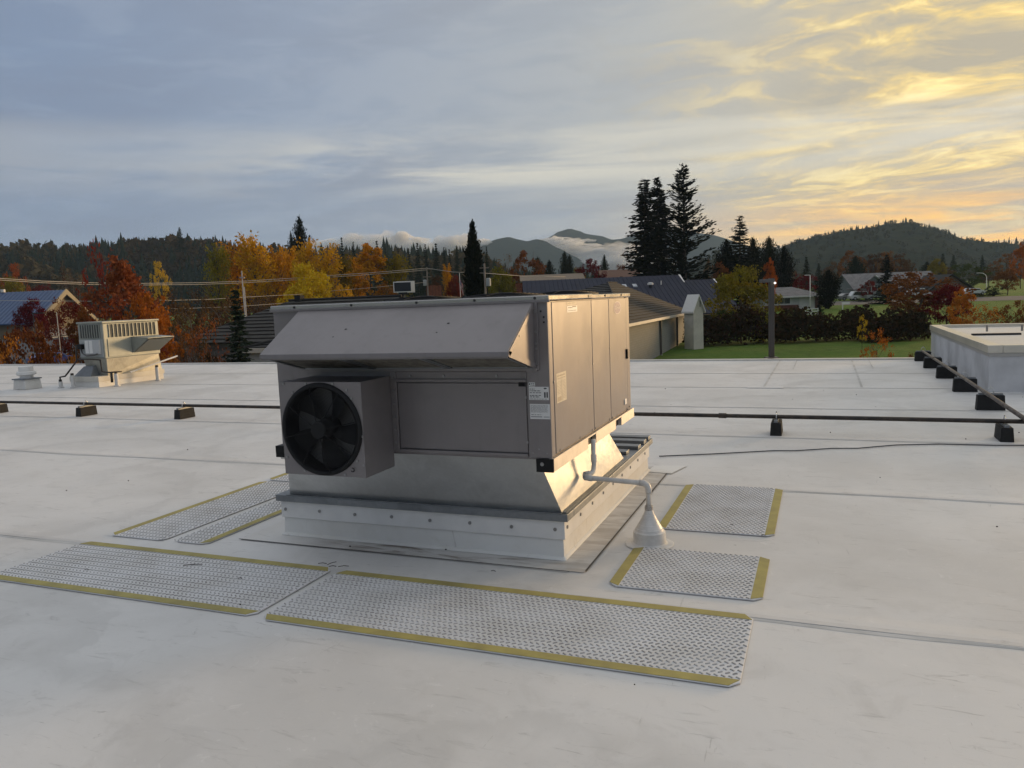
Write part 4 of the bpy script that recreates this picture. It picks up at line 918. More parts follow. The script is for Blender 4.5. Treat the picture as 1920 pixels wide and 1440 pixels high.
LM = dict(
    red=leaf_mat('leaf_red', (0.15, 0.032, 0.020), (0.29, 0.075, 0.032), (0.20, 0.065, 0.026)),
    crimson=leaf_mat('leaf_crimson', (0.10, 0.010, 0.012), (0.16, 0.018, 0.016), (0.09, 0.014, 0.012)),
    orange=leaf_mat('leaf_orange', (0.32, 0.100, 0.018), (0.42, 0.15, 0.024), (0.27, 0.075, 0.018)),
    rust=leaf_mat('leaf_rust', (0.13, 0.050, 0.018), (0.19, 0.080, 0.025), (0.10, 0.036, 0.018)),
    brown=leaf_mat('leaf_brown', (0.085, 0.048, 0.024), (0.13, 0.070, 0.032), (0.065, 0.040, 0.022)),
    gold=leaf_mat('leaf_gold', (0.52, 0.27, 0.014), (0.62, 0.35, 0.020), (0.36, 0.18, 0.014)),
    yellow=leaf_mat('leaf_yellow', (0.55, 0.33, 0.018), (0.62, 0.40, 0.026), (0.42, 0.28, 0.020)),
    olive=leaf_mat('leaf_olive', (0.16, 0.14, 0.018), (0.22, 0.175, 0.022), (0.10, 0.095, 0.018)),
    green=leaf_mat('leaf_green', (0.035, 0.052, 0.014), (0.058, 0.072, 0.018), (0.026, 0.038, 0.012)),
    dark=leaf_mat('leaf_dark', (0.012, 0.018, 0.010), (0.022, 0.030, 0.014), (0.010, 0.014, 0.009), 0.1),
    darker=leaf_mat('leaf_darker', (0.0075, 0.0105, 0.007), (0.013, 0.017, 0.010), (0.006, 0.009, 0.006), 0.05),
    spruce=leaf_mat('leaf_spruce', (0.026, 0.040, 0.030), (0.045, 0.060, 0.044), (0.018, 0.028, 0.022), 0.1),
    hedge=leaf_mat('leaf_hedge', (0.024, 0.022, 0.012), (0.052, 0.040, 0.018), (0.080, 0.036, 0.020), 0.15))
BARK = pmat('bark', (0.060, 0.046, 0.036), 0.95, var=0.4, vscale=3.0, bump=0.5, bscale=12)
BARK_G = pmat('bark_grey', (0.13, 0.11, 0.095), 0.95, var=0.3, vscale=3.0)

def branchy(h, crown0, rad, nl, seed, twig=2, wood=0.02, up=0.7):
    """trunk and limbs of a tree of height h as one mesh; limbs reach into the crown"""
    r = random.Random(seed); m = MB(); tips = []
    top = h * (crown0 + (1 - crown0) * .62)
    tr = [(0, 0, 0)] + [(r.uniform(-.02, .02) * h, r.uniform(-.02, .02) * h, top * k / 4) for k in range(1, 5)]
    m.tube(tr, [wood * h, wood * h * .8, wood * h * .62, wood * h * .42, wood * h * .14], 6)
    def grow(p, d, ln, rr, depth):
        q = p + d * ln; mid = p + d * ln * .5 + Vector((r.uniform(-1, 1), r.uniform(-1, 1), r.uniform(0, 1))) * ln * .08
        m.tube([p, mid, q], [rr, rr * .7, rr * .4], 4, False); tips.append(q)
        if depth > 0:
            for _ in range(3):
                nd = (d + Vector((r.uniform(-1, 1), r.uniform(-1, 1), r.uniform(-.3, .9))) * .75).normalized()
                grow(p + d * ln * r.uniform(.45, 1.0), nd, ln * r.uniform(.45, .65), rr * .45, depth - 1)
    for k in range(nl):
        a = k * 2.4 + r.uniform(-.4, .4); f = r.uniform(.0, 1.0); z = h * crown0 * .8 + (top - h * crown0 * .8) * f
        d = Vector((math.cos(a), math.sin(a), up + r.uniform(-.2, .5))).normalized()
        grow(Vector((0, 0, z)), d, rad * h * r.uniform(.5, .9) * (1.05 - .45 * f), wood * h * .35 * (1.1 - .6 * f), twig)
    return m, tips
PROTO = {}
def finish_proto(key, wood_mb, wood_mat, crown_mesh, h, w):
    tm_ = None
    if wood_mb is not None:
        tm_ = bpy.data.meshes.new(key + '_trunk'); tm_.from_pydata(wood_mb.v, [], wood_mb.f); tm_.update(); tm_.materials.append(wood_mat)
    crown_mesh.materials.append(LM['green'])
    PROTO[key] = (tm_, crown_mesh, h, w)
def deciduous(key, seed, crown0=.22, rad=.34, ncl=80, nleaf=70, leaf=.030, shape='round', spread=.075, nl=9, bark=BARK, twig=2, wood=.018, gap=0.0):
    global rng
    rng = np.random.default_rng(seed); h = 1.0
    wmb, tips = branchy(h, crown0, rad, nl, seed, twig, wood)
    cs = []
    while len(cs) < ncl:
        q = unit_rand(1)[0] * rng.uniform(.35, 1.0) ** .45
        t = (q[2] + 1) / 2
        if shape == 'round': prof = 1.0
        elif shape == 'cone': prof = (1.15 - .95 * t)
        elif shape == 'column': prof = .75 + .35 * math.sin(t * 3.0)
        elif shape == 'ovate': prof = 1.12 - .55 * t
        lob = 1 + .22 * math.sin(3 * math.atan2(q[1], q[0]) + seed) + .15 * math.sin(5 * t * 3 + seed)
        cs.append((q[0] * rad * prof * lob, q[1] * rad * prof * lob, crown0 + (1 - crown0) * t * (1 - .03 * abs(math.sin(seed + len(cs))))))
    cs = np.array(cs)
    sz = rng.uniform(.55, 1.4, len(cs)); cnt = (nleaf * sz).astype(int)
    c = np.concatenate([np.repeat(cs, cnt, 0)]); sp = np.repeat(sz, cnt)[:, None] * spread
    off = unit_rand(len(c)) * rng.uniform(0, 1, (len(c), 1)) ** .6 * sp; off[:, 2] *= .75
    p = c + off; p[:, 2] = np.clip(p[:, 2], .012, 1.03)
    v, qd = leaf_quads(p, leaf)
    finish_proto(key, wmb, bark, np_mesh(key, v, qd), 1.0, 2 * rad * 1.06)
def fastigiate(key, seed, rad=.16, n=2600, leaf=.028):
    """feathery upright poplar: leaves along many steep shoots"""
    global rng
    rng = np.random.default_rng(seed); r = random.Random(seed); m = MB()
    m.tube([(0, 0, 0), (0, 0, .5), (0, 0, .97)], [.014, .009, .002], 5); P_, D_ = [], []
    for k in range(70):
        z0 = r.uniform(.08, .80); a = r.uniform(0, 6.28); ln = rad * r.uniform(.8, 1.3) * (1.25 - .8 * z0) * 1.9
        d = np.array((math.cos(a) * .5, math.sin(a) * .5, .9)); d /= np.linalg.norm(d)
        if k % 4 == 0: m.tube([(0, 0, z0), tuple(np.array((0, 0, z0)) + d * ln * .9)], [.004, .001], 3, False)
        cnt = n // 70; t = rng.uniform(.15, 1, cnt)
        q = np.array((0, 0, z0)) + d * ln * t[:, None] + rng.normal(size=(cnt, 3)) * .017
        P_.append(q); D_.append(np.repeat(d[None], cnt, 0) + rng.normal(size=(cnt, 3)) * .5)
    p = np.concatenate(P_); p[:, 2] = np.clip(p[:, 2], .02, 1.0)
    v, qd = leaf_quads(p, leaf, np.concatenate(D_), 1.7); finish_proto(key, m, BARK, np_mesh(key, v, qd), 1.0, 2 * rad * 1.15)
def conifer(key, seed, rad=.2, levels=34, per=7, sprays=12, prof=None, tilt=-.15, curl=.25, size=.05, aspect=3.2, gap=0.0, top=.01, bark=BARK, base=.04, fat=0.0, hang=.35):
    """whorled limbs carrying needle sprays; tilt sets how the limbs leave the trunk, curl how their tips rise"""
    global rng
    rng = np.random.default_rng(seed); r = random.Random(seed); m = MB(); m.tube([(0, 0, 0), (0, 0, .5), (0, 0, .99)], [.013, .008, .0015], 6)
    P_, D_, S_ = [], [], []
    for i in range(levels):
        t = i / (levels - 1); z = base + (1 - base - top) * t ** .93
        L_ = (prof(t) if prof else (1 - t) ** .8) * rad
        for k in range(per if t < .9 else 4):
            if r.random() < gap: continue
            a = r.uniform(0, 6.28); ln = max(L_ * r.uniform(.68, 1.12), .012); h = np.array((math.cos(a), math.sin(a), 0))
            el = tilt + .5 * max(0, t - .55); cnt = max(3, int(sprays * (.35 + ln / rad)))
            s = np.linspace(.10, 1, cnt) + rng.uniform(-.04, .04, cnt)
            zz = z + ln * (el * s + curl * s * s) ; pts = h * (ln * s)[:, None] + np.stack([0 * s, 0 * s, zz], 1)
            if ln > .03 and k % 2 == 0: m.tube([(0, 0, z), tuple(pts[cnt // 2]), tuple(pts[-1])], [.0032, .002, .0008], 3, False)
            side = np.array((-h[1], h[0], 0)); sg = np.where(np.arange(cnt) % 2 == 0, 1, -1)[:, None]
            for lay in range(2):
                d = h * .75 + side * sg * rng.uniform(.2, 1.0, (cnt, 1)) + np.array((0, 0, 1)) * (el + curl - hang * rng.uniform(0, 1.2, (cnt, 1)))
                P_.append(pts + side * sg * .012 * (1.2 - s[:, None]) + rng.normal(size=(cnt, 3)) * (.006 + fat)); D_.append(d); S_.append(size * (.6 + .6 * (1 - s)) * (.55 + .45 * ln / rad) + .008); sg = -sg
    p = np.concatenate(P_); v, qd = leaf_quads(p, np.concatenate(S_), np.concatenate(D_), aspect)
    finish_proto(key, m, bark, np_mesh(key, v, qd), 1.0, 2 * rad)
def bare(key, seed, rad=.3, nl=14, up=.9, leaves=500):
    global rng
    rng = np.random.default_rng(seed); m, tips = branchy(1.0, .16, rad, nl, seed, 3, .014, up)
    t = np.array([tuple(q) for q in tips]); c = t[rng.integers(0, len(t), leaves)] + rng.normal(size=(leaves, 3)) * .015
    v, qd = leaf_quads(c, .018); finish_proto(key, m, BARK_G, np_mesh(key, v, qd), 1.0, 2 * rad)

deciduous('maple_a', 11, .14, .36, 120, 50, .019, 'cone', .050, 14, twig=3)
deciduous('maple_b', 12, .20, .40, 90, 60, .026, 'round', .075, 9)
deciduous('maple_c', 13, .16, .44, 80, 60, .028, 'ovate', .085, 9)
deciduous('round_a', 14, .10, .50, 90, 60, .030, 'round', .10, 8)
deciduous('round_b', 15, .18, .46, 100, 60, .028, 'ovate', .09, 9)
deciduous('sparse_a', 16, .18, .40, 60, 22, .024, 'round', .07, 11, twig=3)
deciduous('bush_a', 17, .02, .62, 80, 60, .036, 'round', .12, 7)
deciduous('oak_a', 18, .20, .52, 70, 60, .030, 'round', .085, 10)
deciduous('column_a', 19, .06, .17, 80, 60, .024, 'column', .05, 8)
fastigiate('poplar_a', 21, .15, 3000); fastigiate('poplar_b', 22, .19, 3000); fastigiate('poplar_c', 23, .12, 2600)
bare('bare_a', 24, .34, 14); bare('bare_b', 25, .10, 26, 2.6, 300); bare('bare_c', 26, .30, 14, .8, 900)
conifer('big_fir', 31, .245, 34, 6, 17, lambda t: (1 - t) ** .62 * (.72 + .28 * math.sin(3.1 * min(1, t * 1.25 + .15))), .10, .42, .036, 3.0, .22, .02, base=.06, hang=.25)
conifer('redwood_a', 32, .155, 40, 7, 11, lambda t: (1 - t) ** .6 * .95 + .05, -.10, .12, .036, 2.4, .08, .01, base=.03, hang=.5)
conifer('redwood_b', 33, .145, 40, 7, 11, lambda t: (1 - t) ** .55 * .95 + .05, -.10, .12, .036, 2.4, .12, .01, base=.03, hang=.5)
conifer('spruce_a', 34, .24, 30, 8, 11, None, -.30, .25, .050, 2.8, .04, .01, hang=.4)
conifer('spruce_b', 35, .20, 26, 8, 10, lambda t: (1 - t) ** .9, -.20, .20, .055, 2.6, .05, .01, hang=.4)
conifer('sparse_spruce', 36, .22, 30, 8, 11, lambda t: (1 - t) ** .95 * 1.0 + .03, -.35, .40, .042, 2.8, .10, .03, hang=.5)
conifer('cedar_a', 37, .135, 46, 11, 9, lambda t: min(1, (1 - t) * 2.2) ** .7 * (.9 + .1 * math.sin(20 * t)), .35, .5, .045, 1.7, .0, .0, base=.0, fat=.006)
conifer('cypress_a', 38, .30, 36, 11, 8, lambda t: min(1, (1 - t) * 1.6) ** .85, .5, .6, .05, 1.6, .0, .0, base=.0, fat=.01)
# ================================================================== trees one can tell apart
CR = math.atan2(RGT.y, RGT.x)
def plant(proto, px, py, wpx, d, mat, label, name='tree', cat='tree', group=None, trunk=True, zoff=0.0):
    tm_, cm, h, w = PROTO[proto]
    p = at(px, py, d); gz = ground_z(p.x, p.y) + zoff; hh = max(p.z - gz, .5); ww = wpx * d / FPX
    t = thing(name, label, cat, (p.x, p.y, gz), random.uniform(0, 6.28), group)
    t.scale = (ww / w, ww / w, hh / h)
    c = bpy.data.objects.new('crown', cm); COL.objects.link(c); c.parent = t
    c.material_slots[0].link = 'OBJECT'; c.material_slots[0].material = LM[mat]
    if tm_ is not None and trunk:
        k = bpy.data.objects.new('trunk', tm_); COL.objects.link(k); k.parent = t
    return t
# left of the unit
plant('maple_a', 222, 466, 215, 44, 'red', 'tall red-orange maple behind the small rooftop unit', 'maple_tree')
plant('sparse_a', 184, 442, 90, 46, 'red', 'thin dark red treetop standing above the big maple', 'maple_tree')
plant('maple_b', 282, 540, 110, 41, 'orange', 'orange maple just right of the small rooftop unit', 'maple_tree')
plant('round_a', 40, 598, 125, 36, 'rust', 'rust orange tree at the left frame edge above the vent', 'tree')
plant('maple_c', 150, 575, 70, 40, 'rust', 'rust orange shrub between the vent and the small unit', 'tree')
plant('round_b', 58, 558, 72, 92, 'crimson', 'dark crimson tree in front of the blue-roofed store', 'tree')
plant('round_a', 122, 556, 92, 88, 'crimson', 'small crimson tree before the store entrance gable', 'tree')
plant('round_a', 80, 528, 42, 190, 'crimson', 'bright red tree showing over the blue store roof', 'tree')
plant('round_b', 18, 518, 78, 170, 'olive', 'yellow-green tree behind the left end of the store', 'tree')
plant('oak_a', 22, 492, 50, 215, 'orange', 'orange-brown treetop above the yellow-green tree at the far left', 'tree')
plant('bare_b', 112, 448, 22, 225, 'brown', 'leftmost bare fastigiate poplar behind the store', 'poplar_tree', group='bare poplars')
plant('bare_b', 128, 470, 24, 228, 'brown', 'middle bare fastigiate poplar behind the store', 'poplar_tree', group='bare poplars')
plant('bare_b', 143, 478, 22, 222, 'brown', 'rightmost bare fastigiate poplar behind the store', 'poplar_tree', group='bare poplars')
plant('bare_c', 350, 520, 120, 44, 'brown', 'leafless brown tree right of the small rooftop unit', 'tree')
plant('bare_a', 322, 535, 80, 52, 'brown', 'slender leafless tree half behind the orange maple', 'tree')
plant('sparse_a', 385, 585, 85, 39, 'red', 'sparse red tree beside the spruce', 'tree')
plant('sparse_a', 350, 600, 70, 36, 'rust', 'thin rust-coloured tree low behind the small unit', 'tree')
plant('bush_a', 385, 640, 70, 37, 'hedge', 'dark shrub at the roof edge left of the spruce', 'shrub', 'shrub')
plant('spruce_b', 441, 545, 112, 38, 'spruce', 'grey-green spruce left of the main unit', 'spruce_tree')
plant('oak_a', 296, 488, 36, 255, 'yellow', 'small yellow tree on the far slope above the maple', 'tree')
for (pr, px, py, w, d, mt, lab) in (('bare_c', 300, 505, 110, 60, 'brown', 'leafless brown tree right behind the red-orange maple'), ('bare_c', 405, 520, 110, 62, 'brown', 'leafless brown tree left above the spruce'), ('bare_a', 375, 500, 90, 90, 'brown', 'tall bare tree far behind the sparse red tree'),
        ('bush_a', 330, 555, 150, 84, 'brown', 'wide brown thicket behind the leafless trees'), ('bush_a', 430, 545, 150, 92, 'brown', 'wide brown thicket behind the spruce'), ('bush_a', 230, 575, 120, 70, 'rust', 'rust thicket under the red-orange maple'), ('bush_a', 300, 640, 90, 38, 'orange', 'low orange shrub right of the small unit hood'),
        ('bush_a', 110, 640, 90, 38, 'orange', 'low orange shrub left of the small unit'), ('maple_b', 265, 590, 90, 40, 'red', 'low red tree directly behind the small unit lid'), ('bush_a', 420, 655, 60, 36, 'hedge', 'dark low shrub at the foot of the spruce'), ('sparse_a', 10, 620, 80, 34, 'orange', 'thin orange tree cut off at the left frame edge')):
    plant(pr, px, py, w, d, mt, lab)
# golden row
for i, (px, py, w, d, pr, lab) in enumerate((
        (404, 458, 46, 128, 'poplar_b', 'leftmost golden poplar of the row behind the main unit'),
        (440, 449, 56, 135, 'poplar_a', 'broad golden poplar, second from the left in the row'),
        (472, 436, 58, 126, 'poplar_a', 'tallest golden poplar in the left half of the row'),
        (513, 462, 46, 130, 'poplar_b', 'golden poplar just left of the dark multi-topped conifer'),
        (541, 461, 42, 133, 'poplar_b', 'golden poplar directly in front of the dark multi-topped conifer'),
        (571, 444, 44, 124, 'poplar_a', 'pointed golden poplar above the bright yellow round tree'),
        (613, 454, 44, 128, 'poplar_a', 'golden poplar behind the transformer pole'),
        (645, 476, 40, 132, 'poplar_b', 'shorter olive-gold poplar right of the transformer pole'),
        (668, 478, 36, 136, 'poplar_b', 'golden poplar left of the tall blunt-topped one'),
        (690, 447, 48, 129, 'column_a', 'tall blunt-topped golden tree left of the billboard'),
        (738, 474, 50, 131, 'poplar_b', 'olive-gold poplar behind the billboard'))):
    plant(pr, px, py, w * 1.4, d, 'olive' if i in (0, 7, 10) else 'gold', lab, 'poplar_tree', group='golden poplar row')
plant('round_b', 575, 492, 120, 96, 'yellow', 'bright yellow round tree behind the main unit', 'tree')
plant('bush_a', 640, 520, 60, 110, 'gold', 'low golden tree between the poles', 'tree')
plant('bush_a', 720, 520, 70, 118, 'rust', 'low rust-brown tree under the billboard', 'tree')
plant('bush_a', 500, 540, 90, 115, 'brown', 'low brown thicket behind the left end of the unit lid', 'shrub', 'shrub')
plant('bare_a', 480, 528, 70, 105, 'brown', 'bare grey thicket tree left of the yellow tree', 'tree')
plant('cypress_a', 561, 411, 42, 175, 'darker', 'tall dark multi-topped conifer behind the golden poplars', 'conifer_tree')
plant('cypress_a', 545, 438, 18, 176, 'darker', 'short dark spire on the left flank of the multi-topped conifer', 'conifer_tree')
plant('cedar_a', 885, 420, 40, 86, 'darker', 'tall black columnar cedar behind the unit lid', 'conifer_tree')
for i, (px, py, w, lab) in enumerate(((640, 446, 20, 'first'), (662, 454, 18, 'second'), (706, 452, 22, 'third'), (722, 462, 18, 'fourth'), (746, 466, 18, 'fifth'), (766, 466, 18, 'sixth'), (782, 456, 22, 'seventh'),
                                    (797, 458, 20, 'eighth'), (817, 457, 26, 'ninth'), (832, 464, 18, 'tenth'), (842, 468, 18, 'eleventh'), (856, 462, 22, 'twelfth'))):
    plant('spruce_a' if i % 2 else 'spruce_b', px, py, w * 1.35, 270 + 7 * (i % 4), 'dark', lab + ' dark conifer from the left in the row left of the cedar', 'conifer_tree', group='dark conifer row')
plant('poplar_b', 838, 494, 26, 135, 'gold', 'small yellow tree left of the black cedar', 'tree')
plant('round_b', 852, 514, 36, 128, 'crimson', 'crimson tree just left of the black cedar', 'tree')
plant('oak_a', 815, 515, 40, 130, 'brown', 'brown tree behind the utility pole left of the cedar', 'tree')
plant('round_b', 936, 498, 66, 112, 'olive', 'yellow-green tree just right of the black cedar', 'tree')
plant('oak_a', 986, 468, 80, 165, 'rust', 'broad rust-brown oak behind the yellow-green tree', 'tree')
plant('bare_a', 945, 455, 56, 190, 'brown', 'bare dark tree on the skyline right of the cedar', 'tree')
plant('spruce_a', 912, 462, 24, 240, 'dark', 'dark conifer on the skyline between cedar and bare tree', 'conifer_tree')
for (px, py, w, lab) in ((1008, 484, 26, 'dark conifer right of the rust-brown oak'), (1030, 490, 26, 'low dark conifer left of the tall dark pair'), (1058, 474, 24, 'tall dark conifer between oak and red maple'), (1068, 480, 20, 'dark conifer touching the tall one left of the red maple'), (1133, 480, 18, 'pointed dark conifer right of the red maple')):
    plant('cypress_a', px, py, w, 215, 'dark', lab, 'conifer_tree')
plant('maple_b', 1108, 482, 58, 150, 'crimson', 'dark red maple left of the giant firs', 'maple_tree')
plant('oak_a', 1085, 500, 40, 190, 'olive', 'olive tree behind the dark red maple', 'tree')
plant('oak_a', 1165, 495, 40, 175, 'rust', 'rust tree at the foot of the redwoods', 'tree')
# giants
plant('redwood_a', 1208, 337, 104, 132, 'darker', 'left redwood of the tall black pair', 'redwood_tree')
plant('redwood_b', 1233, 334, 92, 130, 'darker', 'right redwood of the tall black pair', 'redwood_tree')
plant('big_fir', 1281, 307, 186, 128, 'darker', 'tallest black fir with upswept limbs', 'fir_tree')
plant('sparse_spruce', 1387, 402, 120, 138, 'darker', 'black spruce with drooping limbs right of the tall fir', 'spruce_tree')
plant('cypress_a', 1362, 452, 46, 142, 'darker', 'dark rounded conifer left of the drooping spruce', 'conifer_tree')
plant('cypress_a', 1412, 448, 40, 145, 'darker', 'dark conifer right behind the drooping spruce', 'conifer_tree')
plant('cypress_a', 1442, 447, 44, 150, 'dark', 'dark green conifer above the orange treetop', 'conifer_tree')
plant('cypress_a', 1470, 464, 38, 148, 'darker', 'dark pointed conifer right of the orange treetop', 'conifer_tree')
plant('spruce_b', 1512, 482, 34, 190, 'dark', 'dark conifer above the white house', 'conifer_tree')
plant('round_b', 1350, 490, 44, 130, 'rust', 'rust-red tree left of the olive tree', 'tree')
plant('maple_c', 1443, 484, 34, 125, 'orange', 'orange treetop behind the light pole', 'tree')
plant('round_b', 1388, 497, 142, 86, 'olive', 'broad olive-yellow tree left of the light pole', 'tree')
plant('bush_a', 1362, 572, 74, 84, 'green', 'green shrubbery under the olive-yellow tree', 'shrub', 'shrub')
plant('bush_a', 1425, 570, 70, 83, 'olive', 'olive shrub behind the light pole', 'shrub', 'shrub')
plant('round_a', 1505, 512, 52, 150, 'crimson', 'dark red tree behind the white house', 'tree')
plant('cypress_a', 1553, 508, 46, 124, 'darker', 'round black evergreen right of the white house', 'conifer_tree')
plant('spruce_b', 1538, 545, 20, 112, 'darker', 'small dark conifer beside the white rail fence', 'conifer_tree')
for (px, py, w, mt, lab) in ((1598, 468, 62, 'rust', 'rust oak left behind the gabled house'), (1640, 474, 50, 'brown', 'brown oak behind the middle of the gabled house'), (1662, 470, 50, 'rust', 'rust oak behind the dark spruce'), (1690, 474, 44, 'brown', 'brown oak right behind the gabled house')):
    plant('oak_a', px, py, w, 225, mt, lab, 'oak_tree', group='oaks behind the gabled house')
plant('cypress_a', 1604, 482, 34, 205, 'dark', 'dark conical evergreen above the gabled house', 'conifer_tree')
plant('spruce_a', 1663, 478, 56, 128, 'darker', 'tall dark spruce in front of the gabled house', 'spruce_tree')
plant('round_a', 1628, 524, 30, 148, 'crimson', 'small red tree beside the gabled house window', 'tree')
plant('maple_b', 1727, 506, 150, 86, 'rust', 'rust-orange tree with bare trunk on the lawn', 'tree')
plant('round_b', 1778, 532, 92, 82, 'crimson', 'dark crimson tree on the lawn left of the raised roof', 'tree')
plant('maple_c', 1806, 540, 66, 72, 'orange', 'orange tree in front of the crimson tree', 'tree')
plant('sparse_a', 1850, 566, 66, 66, 'orange', 'thin orange tree behind the raised roof', 'tree')
plant('bush_a', 1906, 552, 78, 70, 'rust', 'rust shrub at the right frame edge', 'shrub', 'shrub')
plant('bush_a', 1678, 588, 62, 80, 'crimson', 'dark red shrub at the end of the bramble hedge', 'shrub', 'shrub')
plant('sparse_a', 1645, 612, 60, 46, 'orange', 'small orange sapling just beyond the roof edge', 'tree')
plant('bush_a', 1720, 648, 50, 40, 'rust', 'low rust shrub at the roof edge by the brown pipe', 'shrub', 'shrub')
plant('sparse_a', 1617, 588, 22, 72, 'yellow', 'small yellow sapling in the hedge', 'tree')
for (px, py, w, pr, mt, d, lab) in ((1756, 484, 40, 'round_b', 'olive', 230, 'yellow-green round tree right of the gabled house'), (1768, 476, 34, 'spruce_b', 'dark', 300, 'small dark conifer behind the yellow-green round tree'),
        (1788, 478, 26, 'spruce_a', 'dark', 320, 'dark conifer at the foot of the wooded hill'), (1738, 492, 24, 'cypress_a', 'dark', 240, 'dark evergreen left of the yellow-green round tree'),
        (1818, 490, 66, 'round_a', 'green', 210, 'wide green tree left of the curved street lamp'), (1842, 478, 24, 'spruce_a', 'dark', 330, 'dark conifer above the curved street lamp'),
        (1770, 500, 60, 'oak_a', 'brown', 250, 'brown tree low behind the gabled house roof'), (1855, 500, 54, 'oak_a', 'brown', 230, 'brown tree behind the curved street lamp'),
        (1890, 504, 50, 'round_b', 'rust', 140, 'rust tree near the right frame edge with visible trunk'), (1888, 474, 50, 'oak_a', 'rust', 300, 'reddish tree below the hill at the right'),
        (1916, 455, 40, 'maple_c', 'orange', 190, 'tall orange tree at the right frame edge'), (1700, 492, 36, 'oak_a', 'brown', 245, 'brown tree behind the right gable'), (1560, 490, 40, 'oak_a', 'brown', 260, 'brown tree above the black evergreen'),
        (1480, 498, 40, 'oak_a', 'brown', 230, 'brown tree between conifers and white house'), (1535, 494, 30, 'spruce_a', 'dark', 250, 'dark conifer left above the black evergreen'), (1330, 485, 30, 'oak_a', 'brown', 200, 'brown tree at the right foot of the tall fir')):
    plant(pr, px, py, w, d, mt, lab)
# bramble hedge along the near lawn
def hedge_mesh(length, depth, height, n, seed):
    global rng
    rng = np.random.default_rng(seed)
    x_ = rng.uniform(-.5, .5, n) * length; y_ = rng.uniform(-.5, .5, n) * depth
    hh = height * (.70 + .15 * np.sin(x_ * .8 + seed) + .10 * np.sin(x_ * 2.1 + 1 + y_) + .09 * np.sin(x_ * 5.1 + 2 * y_)) * np.clip(1.25 - (2 * np.abs(y_) / depth) ** 4, .5, 1)
    z_ = hh * rng.uniform(0, 1, n) ** .45
    v, qd = leaf_quads(np.stack([x_, y_, z_], 1), rng.uniform(.10, .40, n)); return np_mesh('hedge', v, qd)
for (px, d, ln, ht, sd, lab) in ((1388, 82, 11.5, 4.3, 1, 'dark bramble hedge between the white gable and the light pole'), (1542, 81, 10.5, 3.9, 4, 'dark bramble hedge right of the light pole'), (1672, 78, 6.5, 3.2, 7, 'low dark end of the bramble hedge below the red shrub')):
    p = foot(px, d); t = thing('hedge', lab, 'hedge', p, CR, 'bramble hedges along the near lawn')
    hm = hedge_mesh(ln, 3.6, ht, 7500, sd); hm.materials.append(LM['hedge']); c = link('foliage', hm, t)
    MB().tube([(-ln / 2, 0, .1), (0, .2, .9), (ln / 2, 0, .2)], .06, 5).build('stems', BARK, t)

# ------------------------------------------------------------------ far woods, one mass
def low_conifer():
    vs = []; fs = []; T = 5
    for i in range(T):
        z0 = .06 + .16 * i; z1 = min(z0 + .36, 1.0); r = .19 * (1 - i / T) + .03; n = len(vs); vs.append((0, 0, z1))
        for k in range(8):
            rr = r * (1.15 if k % 2 else .72); a = k * math.pi / 4 + i; vs.append((rr * math.cos(a), rr * math.sin(a), z0 + (.0 if k % 2 else .05)))
        for k in range(8): fs.append((n, n + 1 + k, n + 1 + (k + 1) % 8))
    return np.array(vs), np.array(fs)
def low_round(seed):
    global rng
    rng = np.random.default_rng(seed); c = unit_rand(46) * rng.uniform(.5, 1, (46, 1)) * np.array((.36, .36, .40)) + np.array((0, 0, .58))
    v, q = leaf_quads(c, .24); return v, np.concatenate([q[:, :3], q[:, [0, 2, 3]]])
def woods(name, hill_o, info, nrows, count, tmpl, h0, h1, mat, label, seed, rowmin=0, rowmax=6.4, pxr=None, crest=0):
    r = np.random.default_rng(seed); tv, tf = tmpl; n = info[2]; co = np.empty(len(hill_o.data.vertices) * 3, np.float32); hill_o.data.vertices.foreach_get('co', co); co = co.reshape(nrows, n + 1, 3)
    V_, F_ = [], []
    for i in range(count + crest):
        rr = r.uniform(rowmin, rowmax) if i < count else r.uniform(5.8, 6.15); kk = r.uniform(0, n - 1e-3) if pxr is None else r.uniform((pxr[0] - info[0]) / (info[1] - info[0]) * n, (pxr[1] - info[0]) / (info[1] - info[0]) * n)
        a, b_ = int(rr), int(kk); s, t = rr - a, kk - b_
        p = (co[a, b_] * (1 - s) + co[a + 1, b_] * s) * (1 - t) + (co[a, b_ + 1] * (1 - s) + co[a + 1, b_ + 1] * s) * t
        h = r.uniform(h0, h1) * (1.0 if r.uniform() > .08 else 1.35) * (.85 + .3 * math.sin(p[0] * .021 + seed) * math.sin(p[1] * .027)); w = h * r.uniform(.75, 1.25); th = r.uniform(0, 6.28)
        R_ = np.array(((math.cos(th), -math.sin(th), 0), (math.sin(th), math.cos(th), 0), (0, 0, 1)))
        V_.append((tv @ R_.T) * np.array((w, w, h)) + p - np.array((0, 0, .5))); F_.append(tf + i * len(tv))
    me = np_mesh(name, np.concatenate(V_), None, np.concatenate(F_)); me.materials.append(mat)
    o = link(name, me); return tag(o, label, 'forest', kind='stuff')
FC = leaf_mat('far_conifers', (0.011, 0.017, 0.012), (0.022, 0.030, 0.019), (0.014, 0.020, 0.013), .05)
FB = leaf_mat('far_broadleaf', (0.050, 0.034, 0.018), (0.085, 0.055, 0.026), (0.040, 0.036, 0.016), .15)
FO = leaf_mat('far_olive', (0.035, 0.036, 0.018), (0.060, 0.052, 0.024), (0.028, 0.030, 0.015), .15)
LC = low_conifer()
woods('forest', hillL, infoL, len(rowsL), 2900, LC, 7, 14, FC, 'dark conifer forest covering the hill on the left skyline', 1, 1, 6.4, crest=260)
woods('forest', hillL, infoL, len(rowsL), 420, low_round(5), 8, 13, FB, 'brown leafy woods on the crest of the left hill', 2, 3.5, 6.2, (240, 420))
